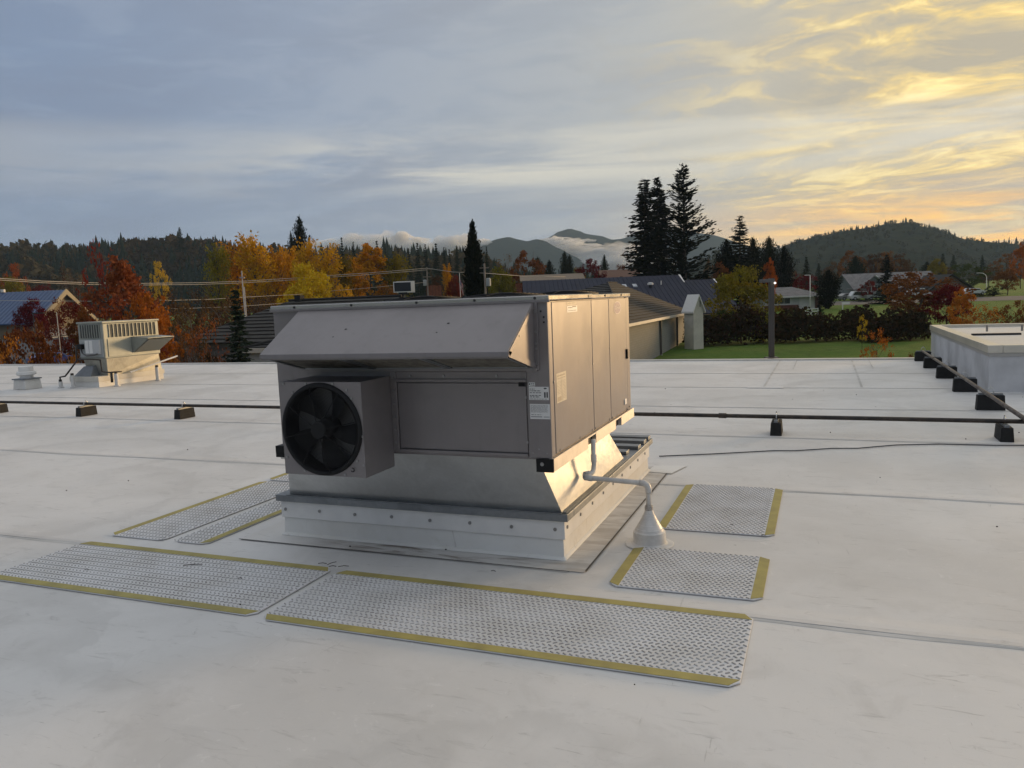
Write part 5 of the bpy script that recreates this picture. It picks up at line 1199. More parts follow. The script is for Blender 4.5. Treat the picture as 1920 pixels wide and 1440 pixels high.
woods('forest', hillL, infoL, len(rowsL), 900, low_round(6), 7, 12, FB, 'mixed brown woods low on the left hillside', 3, 1, 5)
woods('forest', hillR, infoR, len(rowsR), 1700, low_round(7), 4.5, 8, FO, 'hazy mixed woods covering the round hill on the right', 4, 0, 6.3)
woods('forest', hillR, infoR, len(rowsR), 200, LC, 5, 10, FC, 'dark conifers dotted along the crest of the right hill', 5, 4.8, 6.2, crest=110)
plant('spruce_a', 336, 426, 26, 520, 'dark', 'single tall conifer standing out on the left hill crest', 'conifer_tree', zoff=40)
# ================================================================== buildings
def stepped(m, a, b_, c_, d_, n, step=0.05):
    """roof slope a-b (eave) to d-c (ridge) laid in n lapped courses"""
    a, b_, c_, d_ = map(Vector, (a, b_, c_, d_)); nm = (b_ - a).cross(d_ - a).normalized()
    for i in range(n):
        t0, t1 = i / n, (i + 1) / n
        p0, p1 = a + (d_ - a) * t0, b_ + (c_ - b_) * t0; q0, q1 = a + (d_ - a) * t1, b_ + (c_ - b_) * t1
        m.add([p0, p1, p0 + nm * step, p1 + nm * step, q1, q0], [(0, 1, 3, 2), (2, 3, 4, 5)])
    return m
SHIN = pmat('brown_shingles', (0.038, 0.034, 0.029), 0.95, var=0.4, vscale=1.2, bump=0.4, bscale=20)
SHIN_D = pmat('dark_shingles', (0.022, 0.022, 0.022), 0.95, var=0.3, vscale=1.2, bump=0.4, bscale=20)
SHIN_G = pmat('grey_shingles', (0.20, 0.19, 0.185), 0.95, var=0.3, vscale=1.2)
BLOCK = bpy.data.materials.new('block_wall'); BLOCK.use_nodes = True
q = G(BLOCK.node_tree); b = BLOCK.node_tree.nodes['Principled BSDF']; co = q.coord('Object'); xx, yy, zz = q.sep(co)
br_ = q.node('ShaderNodeTexBrick'); q.link(q.comb(yy, zz, 0.0), br_.inputs['Vector'])
for k_, v_ in (('Scale', 1.0), ('Brick Width', .4), ('Row Height', .2), ('Mortar Size', .012)): br_.inputs[k_].default_value = v_
br_.inputs['Color1'].default_value = (.25, .245, .23, 1); br_.inputs['Color2'].default_value = (.23, .225, .21, 1); br_.inputs['Mortar'].default_value = (.20, .185, .165, 1)
nn = q.noise(q.mapping(co, (.3, .3, .9)), 1.2, 6, .65)
dirt_ = q.mix(nn.ss(.45, .62) * zz.ss(-2.6, -1.2, .75, .1), br_.outputs[0], (.15, .145, .13)); q.link(dirt_, b.inputs['Base Color']); b.inputs['Roughness'].default_value = .9
GUTTER = pmat('cream_gutter', (0.50, 0.46, 0.40), 0.5); GLASS = pmat('dark_window', (0.02, 0.022, 0.025), 0.12, spec=0.8); TRIM = pmat('white_trim', (0.70, 0.68, 0.64), 0.6)

nb = thing('block_building', 'block-walled building with brown shingled hip roof right behind the main unit', 'building', (-20.6, 70, -4.5))
wb(MB().box(-27.9, -13.0, 55, 87, -4.7, -0.62), 'wall', BLOCK, nb)
mm = stepped(MB(), (-12.5, 54.4, -.62), (-12.5, 87.5, -.62), (-20.6, 84.5, 3.05), (-20.6, 80.5, 3.05), 18, .07); wb(mm, 'roof', SHIN, nb)
mm = stepped(MB(), (-28.6, 87.5, -.62), (-28.6, 54.4, -.62), (-20.6, 80.5, 3.05), (-20.6, 84.5, 3.05), 10, .05); wb(mm, 'roof', SHIN_D, nb)
mm = stepped(MB(), (-28.6, 54.4, -.62), (-12.5, 54.4, -.62), (-20.59, 80.5, 3.05), (-20.61, 80.5, 3.05), 18, .07); wb(mm, 'hip_roof', SHIN_D, nb)  # shade on this face painted in as darker shingles than the brown slope
mm = stepped(MB(), (-12.5, 87.5, -.62), (-28.6, 87.5, -.62), (-20.61, 84.5, 3.05), (-20.59, 84.5, 3.05), 10, .05); wb(mm, 'hip_roof', SHIN_D, nb)
wb(MB().tube([(-12.5, 54.4, -.5), (-20.6, 80.5, 3.14)], .09, 6), 'hip_cap', SHIN_D, nb)
wb(MB().tube([(-20.6, 80.4, 3.1), (-20.6, 84.6, 3.1)], .10, 6), 'ridge_cap', SHIN_D, nb)
for (x0, x1, y0, y1) in ((-12.62, -12.40, 54.3, 87.5), (-28.7, -12.63, 54.22, 54.42)): wb(MB().box(x0, x1, y0, y1, -.84, -.60), 'gutter', GUTTER, nb)
for yy_ in (70.5, 80.0): wb(MB().box(-12.98, -12.80, yy_, yy_ + .14, -4.3, -.8), 'downspout', MATS.get('downspout') or pmat('downspout', (.10, .09, .08), .6), nb)
for yy_ in (70.5, 80.0): wb(MB().tube([(-12.9, yy_ + .07, -4.25), (-12.6, yy_ + .07, -4.5)], .09, 6), 'downspout_foot', GUTTER, nb)
w3 = thing('hipped_building', 'dark low hip roof whose corner shows just left of the main unit', 'building', (-21, 37, -4.5))
wb(MB().box(-27.8, -14, 31, 45, -4.7, -.5), 'wall', BLOCK, w3)
wb(stepped(MB(), (-28.4, 30.2, -.5), (-13.5, 30.2, -.5), (-20.8, 38, 1.55), (-21.1, 38, 1.55), 13, .07), 'hip_roof', SHIN_D, w3)
wb(stepped(MB(), (-13.5, 30.2, -.5), (-13.5, 45.8, -.5), (-20.8, 38.01, 1.55), (-20.8, 37.99, 1.55), 10, .05), 'hip_roof', SHIN_D, w3)
wb(stepped(MB(), (-28.4, 45.8, -.5), (-28.4, 30.2, -.5), (-21.1, 37.99, 1.55), (-21.1, 38.01, 1.55), 10, .05), 'hip_roof', SHIN_D, w3)
wb(MB().tube([(-28.4, 30.2, -.42), (-21, 38, 1.62)], .09, 6), 'hip_cap', SHIN_D, w3)
wb(MB().box(-28.5, -13.5, 30.02, 30.22, -.74, -.48), 'gutter', GUTTER, w3)
wb(MB().box(-28.3, -13.6, 30.25, 30.9, -1.3, -.75), 'fascia', pmat('grey_fascia', (.38, .37, .36), .7), w3)
w2 = thing('hipped_building', 'shingled hip-roofed building showing left of the main unit', 'building', (-31, 42, -4.5))
wb(MB().box(-37.4, -27, 35, 49, -4.7, -.4), 'wall', BLOCK, w2)
wb(stepped(MB(), (-38, 34.4, -.4), (-25, 34.4, -.4), (-25, 42, 2.15), (-34.2, 42, 2.15), 12, .07), 'roof', SHIN, w2)
wb(stepped(MB(), (-38, 49.6, -.4), (-38, 34.4, -.4), (-34.2, 41.99, 2.15), (-34.2, 42.01, 2.15), 8, .05), 'hip_roof', SHIN, w2)
wb(stepped(MB(), (-25, 49.6, -.4), (-38, 49.6, -.4), (-34.2, 42, 2.15), (-25, 42, 2.15), 8, .05), 'roof', SHIN, w2)
wb(MB().tube([(-34.3, 42, 2.2), (-25, 42, 2.2)], .10, 6), 'ridge_cap', SHIN_D, w2)
wb(MB().box(-33.6, -33.1, 41.7, 42.2, 2.1, 2.55), 'roof_vent', SHIN_D, w2)

# blue standing-seam roof
def frame_at(px, py, d, rz=CR):
    p = at(px, py, d); return p, rz
SEAMROOF = pmat('blue_grey_metal_roof', (0.030, 0.033, 0.052), 0.8, 0.0, var=0.15, vscale=.5, spec=.2)
p = foot(1180, 112); bl = thing('metal_roofed_building', 'low building with long blue-grey standing-seam metal roof and skylights', 'building', p, CR)
z_r = at(1180, 519, 116).z - p.z; z_e = at(1230, 591, 99).z - p.z
def rib_roof(par, x0, x1, ye, ze, yr, zr, n, name='roof'):
    o = MB().hexa([(x0, ye, ze - .12), (x1, ye, ze - .12), (x1, yr, zr - .12), (x0, yr, zr - .12)], [(x0, ye, ze), (x1, ye, ze), (x1, yr, zr), (x0, yr, zr)]).build(name, SEAMROOF, par)
    for k in range(n + 1):
        xx = x0 + (x1 - x0) * k / n
        MB().hexa([(xx - .03, ye, ze), (xx + .03, ye, ze), (xx + .03, yr, zr), (xx - .03, yr, zr)], [(xx - .02, ye, ze + .06), (xx + .02, ye, ze + .06), (xx + .02, yr, zr + .06), (xx - .02, yr, zr + .06)]).build('seam_rib', SEAMROOF, o)
    return o
def lx(px): return (px - 1180) * 114 / FPX
ra = rib_roof(bl, lx(985), lx(1281), -13, z_e, 4, z_r, 36)
rb_ = rib_roof(bl, lx(1281) + .02, lx(1342), -13, z_e, 2.6, z_r - .85, 8)
MB().hexa([(lx(985), 4, z_r - .1), (lx(1281), 4, z_r - .1), (lx(1281), 18, z_e), (lx(985), 18, z_e)], [(lx(985), 4, z_r), (lx(1281), 4, z_r), (lx(1281), 18, z_e + .1), (lx(985), 18, z_e + .1)]).build('rear_roof', SEAMROOF, bl)
MB().box(lx(995), lx(1330), -11.5, 15, -1, z_e - .25).build('wall', pmat('dark_wall', (.10, .10, .10), .9), bl)
for xx, zt, yt in ((lx(1281), z_r, 4), (lx(1342), z_r - .85, 2.6)):
    MB().prism([(xx + .02, yt - 3.2, zt - 1.15), (xx + .02, yt, zt + .05), (xx + .02, yt + 3.2, zt - 1.15), (xx + .02, yt + 2.7, zt - 1.15), (xx + .02, yt, zt - .25), (xx + .02, yt - 2.7, zt - 1.15)], (.3, 0, 0)).build('rake_board', TRIM, bl)
sl = (z_r - z_e) / 17
def on_roof(px, f): return lx(px), -13 + 17 * f, z_e + (z_r - z_e) * f
for px in (1170, 1189):
    x_, y_, zz_ = on_roof(px, .72); s = MB().hexa([(x_ - .3, y_ - .55, zz_ - .55 * sl + .05), (x_ + .3, y_ - .55, zz_ - .55 * sl + .05), (x_ + .3, y_ + .55, zz_ + .55 * sl + .05), (x_ - .3, y_ + .55, zz_ + .55 * sl + .05)], [(x_ - .3, y_ - .55, zz_ - .55 * sl + .2), (x_ + .3, y_ - .55, zz_ - .55 * sl + .2), (x_ + .3, y_ + .55, zz_ + .55 * sl + .2), (x_ - .3, y_ + .55, zz_ + .55 * sl + .2)]).build('skylight', pmat('skylight', (.40, .42, .45), .15, spec=.8), bl)
x_, y_, zz_ = on_roof(1216, .68); tb = MB().lathe([(.22, -.3), (.22, .35)], 10, (x_, y_, zz_)).build('roof_vent', DARK, bl); MB().lathe([(.42, .35), (.42, .60), (.2, .68)], 12, (x_, y_, zz_)).build('vent_cap', TRIM, tb)
x_, y_, zz_ = on_roof(1238, .74); MB().lathe([(.08, -.2), (.08, .55)], 8, (x_, y_, zz_)).build('vent_pipe', TRIM, bl)
x_, y_, zz_ = on_roof(1232, .02); MB().lathe([(.08, -.2), (.08, .35)], 8, (x_, y_, zz_)).build('vent_pipe', TRIM, bl)

# narrow white gable
p = foot(1309, 79); wg = thing('white_shed', 'narrow white shed with steep gable beside the block building', 'shed', p, CR + .45)
zt = at(1307, 553, 79).z - p.z; ze = at(1307, 582, 79).z - p.z; hw = 11.5 * 79 / FPX
MB().prism([(-hw, 0, -.3), (hw, 0, -.3), (hw, 0, ze), (0, 0, zt - .15), (-hw, 0, ze)], (0, 1.5, 0)).build('wall', pmat('cream_wall', (.56, .52, .44), .8, var=.2, vscale=.8), wg)
for s in (-1, 1): MB().hexa([(s * (hw + .18), -.2, ze - .28), (s * .0, -.2, zt - .12), (0, 1.7, zt - .12), (s * (hw + .18), 1.7, ze - .28)][::s], [(s * (hw + .18), -.2, ze - .1), (0, -.2, zt + .06), (0, 1.7, zt + .06), (s * (hw + .18), 1.7, ze - .1)][::s]).build('roof', TRIM, wg)
MB().box(.18, .26, -.03, -.005, ze + .35, ze + 1.0).build('louver', GLASS, wg)

# blue-roofed store at the far left
def simple_gable_house(label, px, d, name, cat, x0, x1, y0, y1, ze, zr, wallm, roofm, rz=CR, ribs=0, loc=None):
    p = loc or foot(px, d); t = thing(name, label, cat, p, rz)
    MB().prism([(x0, y0, -.5), (x0, y1, -.5), (x0, y1, ze), (x0, (y0 + y1) / 2, zr), (x0, y0, ze)][::-1], (x1 - x0, 0, 0)).build('wall', wallm, t)
    ym = (y0 + y1) / 2; ov = .6; sl_ = (zr - ze) / (ym - y0)
    for s in (1, -1):
        ye = ym - s * (ym - y0 + ov); zl = ze - ov * sl_
        a = [(x0 - ov, ye, zl + .08), (x1 + ov, ye, zl + .08), (x1 + ov, ym, zr + .08), (x0 - ov, ym, zr + .08)]; u = [(q_[0], q_[1], q_[2] + .2) for q_ in a]
        if s < 0: a, u = [a[k] for k in (1, 0, 3, 2)], [u[k] for k in (1, 0, 3, 2)]
        o = MB().hexa(a, u).build('roof', roofm, t)
        if ribs and s > 0:
            for k in range(ribs + 1):
                xx = x0 - ov + (x1 - x0 + 2 * ov) * k / ribs
                MB().hexa([(xx - .04, ye, zl + .28), (xx + .04, ye, zl + .28), (xx + .04, ym, zr + .28), (xx - .04, ym, zr + .28)], [(xx - .03, ye, zl + .36), (xx + .03, ye, zl + .36), (xx + .03, ym, zr + .36), (xx - .03, ym, zr + .36)]).build('seam_rib', roofm, o)
    return t
def win(par, x0, x1, y, z0, z1, nx=2, nz=1):
    w = MB().box(x0 - .08, x1 + .08, y - .05, y - .01, z0 - .08, z1 + .08).build('window', TRIM, par)
    for i in range(nx):
        for k in range(nz):
            a, b_ = x0 + (x1 - x0) * i / nx + .03, x0 + (x1 - x0) * (i + 1) / nx - .03; c_, e_ = z0 + (z1 - z0) * k / nz + .03, z0 + (z1 - z0) * (k + 1) / nz - .03
            MB().add([(a, y - .055, c_), (b_, y - .055, c_), (b_, y - .055, e_), (a, y - .055, e_)], [(0, 1, 2, 3)]).build('pane', GLASS, w)
p = foot(60, 128); zr = at(60, 546, 128).z - p.z; ze = at(60, 604, 121).z - p.z
st = simple_gable_house('tan store with a bright blue ribbed metal roof at the far left', 60, 128, 'store', 'store', -22, 5.4, -7.5, 7.5, ze, zr - .3, pmat('tan_wall', (.17, .13, .085), .85), pmat('blue_metal_roof', (.06, .10, .20), .5, .1, var=.1, vscale=.6), CR - .10, 40)
MB().prism([(6.02, -8.2, ze - .5), (6.02, 0, zr + .15), (6.02, 8.2, ze - .5), (6.02, 7.3, ze - .5), (6.02, 0, zr - .75), (6.02, -7.3, ze - .5)], (.2, 0, 0)).build('rake_board', pmat('cream_board', (.30, .26, .19), .7), st)
MB().box(5.42, 5.6, -5, 5, ze - 2.4, ze - 1.2).build('sign_board', pmat('navy_board', (.03, .04, .09), .5), st)
MB().box(5.41, 7.2, -7.6, 7.6, ze - 3.2, ze - 2.5).build('canopy', GUTTER, st)
MB().box(5.42, 5.5, -4, 3.5, .0, ze - 3.3).build('storefront_glass', GLASS, st)
MB().cyl((-5, 0, zr), (0, 0, 1), .35, .5).build('ridge_vent', TRIM, st)

# houses on the right
p = foot(1485, 128); zr = at(1485, 538, 134).z - p.z; ze = at(1485, 554, 128).z - p.z
wh = thing('house', 'small white house with grey hip roof right of the light pole', 'house', p, CR); HW = 4.6
MB().box(-HW, HW, 0, 8, -.4, ze).build('wall', pmat('white_siding', (.55, .54, .51), .8), wh)
A = [(-HW - .8, -.8, ze - .1), (HW + .8, -.8, ze - .1), (HW + .8, 8.8, ze - .1), (-HW - .8, 8.8, ze - .1)]; Rr = [(-1.4, 4, zr), (1.4, 4, zr)]
for idx, qd in enumerate(((A[0], A[1], Rr[1], Rr[0]), (A[2], A[3], Rr[0], Rr[1]))): MB().add(qd, [(0, 1, 2, 3)]).build('roof', SHIN_G, wh)
for qd in ((A[1], A[2], Rr[1]), (A[3], A[0], Rr[0])): MB().add(qd, [(0, 1, 2)]).build('hip_roof', SHIN_G, wh)
MB().box(-HW - .8, HW + .8, -.85, -.75, ze - .32, ze - .1).build('gutter', TRIM, wh)
win(wh, -3.4, -.3, 0, .9, ze - .2, 3, 1); MB().box(-HW, 1.0, -.25, 0, -.4, .7).build('brick_skirt', pmat('red_brick', (.14, .05, .035), .9, var=.3, vscale=4), wh)
MB().box(1.2, 3.6, -.06, -.01, -.2, ze - .35).build('garage_door', TRIM, wh); MB().box(3.8, HW, -.08, -.01, -.2, ze - .4).build('door', pmat('dark_red_door', (.10, .04, .03), .6), wh)
p = foot(1665, 172); ze = at(1665, 540, 168).z - p.z; zr = at(1665, 514, 178).z - p.z
bh = simple_gable_house('large gabled house with grey roof and tall front window', 1665, 172, 'house', 'house', -9.5, 9.0, -5, 6, ze, zr, pmat('blue_grey_siding', (.17, .18, .185), .85), SHIN_G)
fg = MB().prism([(-8.9, -6.6, -.4), (-3.4, -6.6, -.4), (-3.4, -6.6, ze + .4), (-6.15, -6.6, ze + 2.6), (-8.9, -6.6, ze + .4)], (0, 2.0, 0)).build('front_gable', pmat('teal_siding', (.15, .17, .17), .85), bh)
for s in (-1, 1): MB().hexa([(-6.15 + s * 3.5, -7.2, ze - .2), (-6.15, -7.2, ze + 2.65), (-6.15, -1.0, ze + 2.65), (-6.15 + s * 3.5, -1.0, ze - .2)][::s], [(-6.15 + s * 3.5, -7.2, ze + .1), (-6.15, -7.2, ze + 2.95), (-6.15, -1.0, ze + 2.95), (-6.15 + s * 3.5, -1.0, ze + .1)][::s]).build('gable_roof', TRIM if s > 0 else SHIN_G, fg)
win(bh, -7.4, -4.9, -6.6, ze - 1.7, ze + .5, 4, 2)
MB().prism([(-10.5, -6.2, .9), (-9.4, -6.2, ze + .2), (-1.5, -6.2, ze - .2), (-1.5, -6.2, .9)], (0, .5, 0)).build('porch_roof', SHIN_G, bh)
MB().box(-10.0, 9.0, -6.0, -5.02, -.4, .8).build('planting_bed', LM['rust'], bh)
p = foot(1775, 165); rg = simple_gable_house('brown-sided wing with a low gable right of the rust-orange tree', 1775, 165, 'house', 'house', -5, 5, -4, 8, at(1775, 552, 165).z - p.z, at(1775, 517, 165).z - p.z, pmat('brown_siding', (.12, .085, .07), .85), SHIN_D, CR + math.pi / 2)
p = foot(1040, 150); simple_gable_house('low tan-roofed building beyond the blue-grey metal roof', 1040, 150, 'building', 'building', -6, 5, -4, 4, at(1040, 527, 150).z - p.z, at(1040, 517, 150).z - p.z, pmat('tan_stucco', (.26, .2, .15), .9), pmat('tan_roof', (.21, .165, .12), .9))
p = foot(1165, 160); simple_gable_house('brown-roofed house at the foot of the redwoods', 1165, 160, 'house', 'house', -4, 3, -4, 4, at(1165, 522, 160).z - p.z, at(1165, 508, 160).z - p.z, pmat('brick_house', (.17, .075, .05), .9), pmat('brown_roof', (.14, .075, .05), .9))
for (px, d, w, py0, lab) in ((815, 122, 28, 536, 'red wooden fence behind the utility pole left of the cedar'), (985, 122, 46, 532, 'red wooden fence right of the black cedar')):
    p = foot(px, d); t = thing('wooden_fence', lab, 'fence', p, CR, 'red board fences'); ht = at(px, py0, d).z - p.z; n = int(w / 5); wm = w * d / FPX / n
    for k in range(n): MB().box(-w * d / FPX / 2 + k * wm, -w * d / FPX / 2 + (k + 1) * wm - .05, -.03 - .02 * (k % 2), .03, 0, ht + .06 * ((k * 7) % 3)).build('board', pmat('red_board', (.20, .065, .035), .9, var=.3, vscale=2) if 'red_board' not in MATS else MATS['red_board'], t)

# ================================================================== poles, wires, signs
WOODP = pmat('weathered_pole', (.20, .17, .14), .9, var=.3, vscale=2); STEEL = pmat('grey_steel_pole', (.10, .095, .09), .5, .3); WIRE = pmat('wire', (.42, .38, .33), .6)  # the sky's reflection is painted into the pale wire colour
def pole(label, px, py, d, r, mat, name='utility_pole', arms=(), cat='utility pole'):
    p = at(px, py, d); gz = ground_z(p.x, p.y); t = thing(name, label, cat, (p.x, p.y, gz), CR); h = p.z - gz
    MB().tube([(0, 0, -.3), (0, 0, h)], [r, r * .7], 8).build('post', mat, t, smooth=True)
    for (dz, hw_) in arms: MB().box(-hw_, hw_, -.06, .06, h - dz - .12, h - dz).build('crossarm', mat, t)
    return t, h
def transformer(t, z, sx=.35):
    o = MB().lathe([(.22, 0), (.26, .05), (.26, .75), (.18, .85)], 12, (sx, 0, z)).build('transformer', pmat('transformer_grey', (.34, .35, .35), .5) if 'transformer_grey' not in MATS else MATS['transformer_grey'], t, smooth=False)
t, h = pole('utility pole with grey transformer in front of the yellow tree', 614, 515, 100, .13, WOODP, arms=((.25, .75),)); transformer(t, h - 2.6, -.3)
t, h = pole('utility pole with transformer right of the billboard', 800, 501, 110, .13, WOODP, arms=((.2, .9), (1.3, .6))); transformer(t, h - 2.6, -.35)
t, h = pole('utility pole with transformer just right of the black cedar', 908, 494, 82, .13, WOODP, arms=((.4, .5),)); transformer(t, h - 2.4, .35)
t, h = pole('slim pale pole beside the spruce', 453, 508, 66, .07, pmat('pale_pole', (.34, .32, .30), .6), arms=((.5, .2),))
t, h = pole('short white standpipe pole right of the spruce', 458, 538, 56, .05, MATS['pale_pole'])
def wire(label, pts, r=.035):
    P_ = [at(*q_) for q_ in pts]; c = P_[len(P_) // 2]; o = MB().tube([q_ - c for q_ in P_], r, 5).build('power_line', WIRE, smooth=True); o.location = c
    tag(o, label, 'power line', 'overhead power lines'); return o
main = [(-80, 519, 60), (0, 522, 63), (80, 527, 67), (160, 530, 71), (250, 531.5, 76), (380, 530, 83), (460, 527, 88), (560, 521, 96), (614, 517, 100), (700, 511, 105), (800, 503, 110)]
wire('upper of the two thick overhead lines crossing the golden trees', main, .034)
wire('lower of the two thick overhead lines crossing the golden trees', [(a, b_ + 3.2, c_) for a, b_, c_ in main], .034)
wire('thin overhead line hanging lower between spruce and transformer pole', [(230, 563, 60), (330, 563, 66), (400, 561, 72), (440, 558, 76), (560, 552, 92), (614, 546, 100), (700, 539, 105), (800, 529, 110)], .022)
wire('lowest thin line running in front of the store and maples', [(-60, 563, 58), (60, 564, 60), (200, 565, 62), (330, 579, 66), (440, 575, 72), (540, 568, 84), (640, 562, 95), (760, 555, 110)], .018)
wire('overhead line from the transformer pole past the cedar', [(800, 503, 110), (850, 510, 100), (908, 512, 84), (985, 518, 110), (1060, 519, 135)], .03)
# billboard
p = foot(756, 90); zt = at(756, 528, 90).z - p.z; zb = at(756, 548, 90).z - p.z
sg = thing('billboard', 'dark double-sided billboard with pale frame on the roof line', 'sign', p, CR + .12); hw = 17 * 90 / FPX
MB().box(-hw, hw, -.12, .0, zb, zt).build('frame', TRIM, sg); MB().box(-hw + .10, hw - .10, -.14, -.121, zb + .10, zt - .10).build('face', pmat('dark_screen', (.012, .014, .018), .3), sg)
MB().box(-hw + .35, hw + .35, .5, .62, zb - .05, zt + .05).build('rear_frame', TRIM, sg)
MB().tube([(0, .25, 0), (0, .25, zb + .1)], .12, 8).build('post', DARK, sg); MB().box(-.5, .5, .0, .5, zb - .25, zb).build('bracket', DARK, sg)
# flag
t, h = pole('flagpole with a limp striped flag left of the black cedar', 861.5, 512, 96, .04, TRIM, 'flagpole', cat='flagpole')
vs = []; fs = []; n = 26; zf = h - .8
FM1, FM2, FM3 = pmat('flag_red', (.30, .03, .03), .8), pmat('flag_white', (.55, .53, .52), .8), pmat('flag_blue', (.03, .04, .12), .8)
for i in range(13):
    m = MB(); vs = []
    for j in range(7):
        s = j / 6; wv_ = .10 * math.sin(s * 9 + i * .3)
        for e in (0, 1):
            tt_ = (i + e) / 13; vs.append((.05 + s * .34 * (1 - .1 * tt_), wv_, zf - tt_ * 1.0 - s * 1.0 * (.7 + .3 * tt_)))
    for j in range(6): m.f.append((2 * j, 2 * j + 1, 2 * j + 3, 2 * j + 2))
    m.v = vs; m.build('flag_stripe', FM1 if i % 2 == 0 else FM2, t)
MB().add([(.045, -.13, zf), (.19, -.13, zf - .35), (.19, -.13, zf - .85), (.045, -.13, zf - .54)], [(0, 1, 2, 3)]).build('flag_canton', FM3, t)

# parking light just beyond the roof edge
lp = thing('light_pole', 'tall bronze parking light pole just beyond the roof edge', 'light pole', (0.42, 15.25, -4.5), CR)
zt = at(1440, 524, 20.9).z + 4.5
MB().box(-.058, .058, -.058, .058, 0, zt).build('post', pmat('bronze_post', (.060, .054, .050), .5, .1), lp, bevel=.008)
MB().box(-.26, .05, -.12, .12, zt - .10, zt - .02).build('lamp_head', STEEL, lp, bevel=.01)
eb = bpy.data.materials.new('lamp_glow'); eb.use_nodes = True; eb.node_tree.nodes['Principled BSDF'].inputs['Emission Color'].default_value = (1, .93, .82, 1); eb.node_tree.nodes['Principled BSDF'].inputs['Emission Strength'].default_value = 6
MB().box(.03, .062, -.135, -.121, zt - .135, zt - .10).build('bright_dot', eb, lp)  # small emissive box added for the bright white dot by the lamp head
MB().box(-.14, .14, -.14, .14, 4.42, 4.54).build('roof_collar', STEEL, lp)
# street lamps
t, h = pole('white street lamp standing right of the white house', 1519, 516, 118, .08, TRIM, 'street_lamp', cat='street lamp'); MB().tube([(0, 0, h), (-.5, -.1, h + .05)], .04, 6).build('arm', TRIM, t); MB().box(-.85, -.45, -.2, 0, h - .02, h + .08).build('lamp_head', TRIM, t)
t, h = pole('curved pale street lamp beside the road at the right', 1850, 520, 165, .08, TRIM, 'street_lamp', cat='street lamp'); MB().tube([(0, 0, h), (-.2, 0, h + .5), (-.8, 0, h + .9), (-1.6, 0, h + 1.0)], .06, 6).build('arm', TRIM, t); MB().box(-2.1, -1.5, -.15, .15, h + .93, h + 1.05).build('lamp_head', TRIM, t)
t, h = pole('black parking lamp with flat head in front of the store', 62, 588, 56, .05, DARK, 'street_lamp', cat='street lamp'); MB().box(-.05, .8, -.12, .12, h - .02, h + .06).build('lamp_head', DARK, t)
t, h = pole('leaning pale pole before the store entrance', 106, 585, 60, .04, WIRE, 'pole', cat='pole')

# parked cars
CARG = pmat('car_glass', (.02, .022, .025), .1, spec=.8); TYRE = pmat('tyre', (.012, .012, .012), .9); RIM = pmat('wheel_rim', (.4, .4, .4), .35, .7)
def car(label, px, d, col, kind='suv', rz=0.0):
    p = foot(px, d); t = thing('parked_car', label, 'car', p, CR + rz, 'cars parked among the houses')
    m_ = pmat('car_paint_' + str(len(MATS)), col, .3, .2, coat=.4)
    hh = {'suv': 1.75, 'car': 1.4, 'truck': 1.75}[kind]; Lh = 2.3
    prof = [(-Lh, .35), (Lh, .35), (Lh, .80), (Lh - .25, .92), (1.25, .98), (.75, hh - .05), (-1.6 if kind == 'suv' else (-.55 if kind == 'truck' else -1.2), hh), (-2.15 if kind == 'suv' else (-.75 if kind == 'truck' else -1.9), .98), (-Lh, .95)]
    MB().prism([(a, -.85, b_) for a, b_ in prof], (0, 1.7, 0)).build('body', m_, t, bevel=.06)
    gw = [(1.05, 1.0), (.68, hh - .15), (-1.45 if kind == 'suv' else (-.5 if kind == 'truck' else -1.1), hh - .12), (-1.9 if kind == 'suv' else (-.62 if kind == 'truck' else -1.5), 1.0)]
    for y_ in (-.862, .852): MB().prism([(a, y_, b_) for a, b_ in gw], (0, .01, 0)).build('window', CARG, t)
    for sx in (-1.45, 1.45):
        for y_ in (-.90, .72):
            w_ = MB().cyl((sx, y_, .34), (0, 1, 0), .34, .18, 16).build('wheel', TYRE, t); MB().cyl((sx, y_ - .01, .34), (0, 1, 0), .2, .20, 10).build('rim', RIM, w_)
    for y_ in (-.6, .6): MB().box(Lh - .02, Lh + .02, y_ - .15, y_ + .15, .65, .78).build('headlight', TRIM, t)
car('white sport utility vehicle parked before the gabled house', 1614, 150, (.62, .62, .60))
car('silver-grey car at the left end of the row before the gabled house', 1592, 152, (.20, .20, .20), 'car', .1)
car('grey pickup truck parked right of the white vehicle', 1644, 148, (.26, .27, .25), 'truck')
car('white vehicle behind the rust-orange tree on the lawn', 1722, 152, (.60, .60, .59), 'suv')
car('silver car parked by the dark hedge at the far right', 1824, 150, (.50, .52, .54), 'car', .3)
car('white car half hidden behind the red maple', 172, 104, (.58, .57, .55), 'car')
car('small blue car in the parking lot at the far left', 86, 84, (.06, .10, .30), 'car', .8)
for (px, py, w, d, lab) in ((1630, 570, 60, 140, 'dark clipped hedge in front of the parked white vehicle'), (1838, 548, 90, 140, 'dark clipped hedge beside the silver car'), (1862, 533, 26, 138, 'round dark shrub at the end of the right clipped hedge')):
    plant('bush_a', px, py, w, d, 'darker', lab, 'hedge', 'hedge')
p = foot(1522, 112); t = thing('rail_fence', 'white rail fence beside the small white house', 'fence', p, CR)
for k in range(3): MB().box(-.9 + k * .9 - .05, -.9 + k * .9 + .05, -.05, .05, 0, 1.15).build('post', TRIM, t)
for zz_ in (.35, .7, 1.05): MB().box(-1.0, 1.0, -.03, .03, zz_ - .06, zz_ + .06).build('rail', TRIM, t)
p = foot(1580, 118); t = thing('sign_post', 'white post with small sign at the lawn corner', 'sign', p, CR); MB().box(-.06, .06, -.06, .06, 0, 1.3).build('post', TRIM, t); MB().box(-.1, 1.1, -.02, .02, 1.0, 1.35).build('board', TRIM, t)
p = foot(1598, 100); t = thing('lawn_chair', 'white slatted lawn chair lying on the grass', 'chair', p, CR + .5)
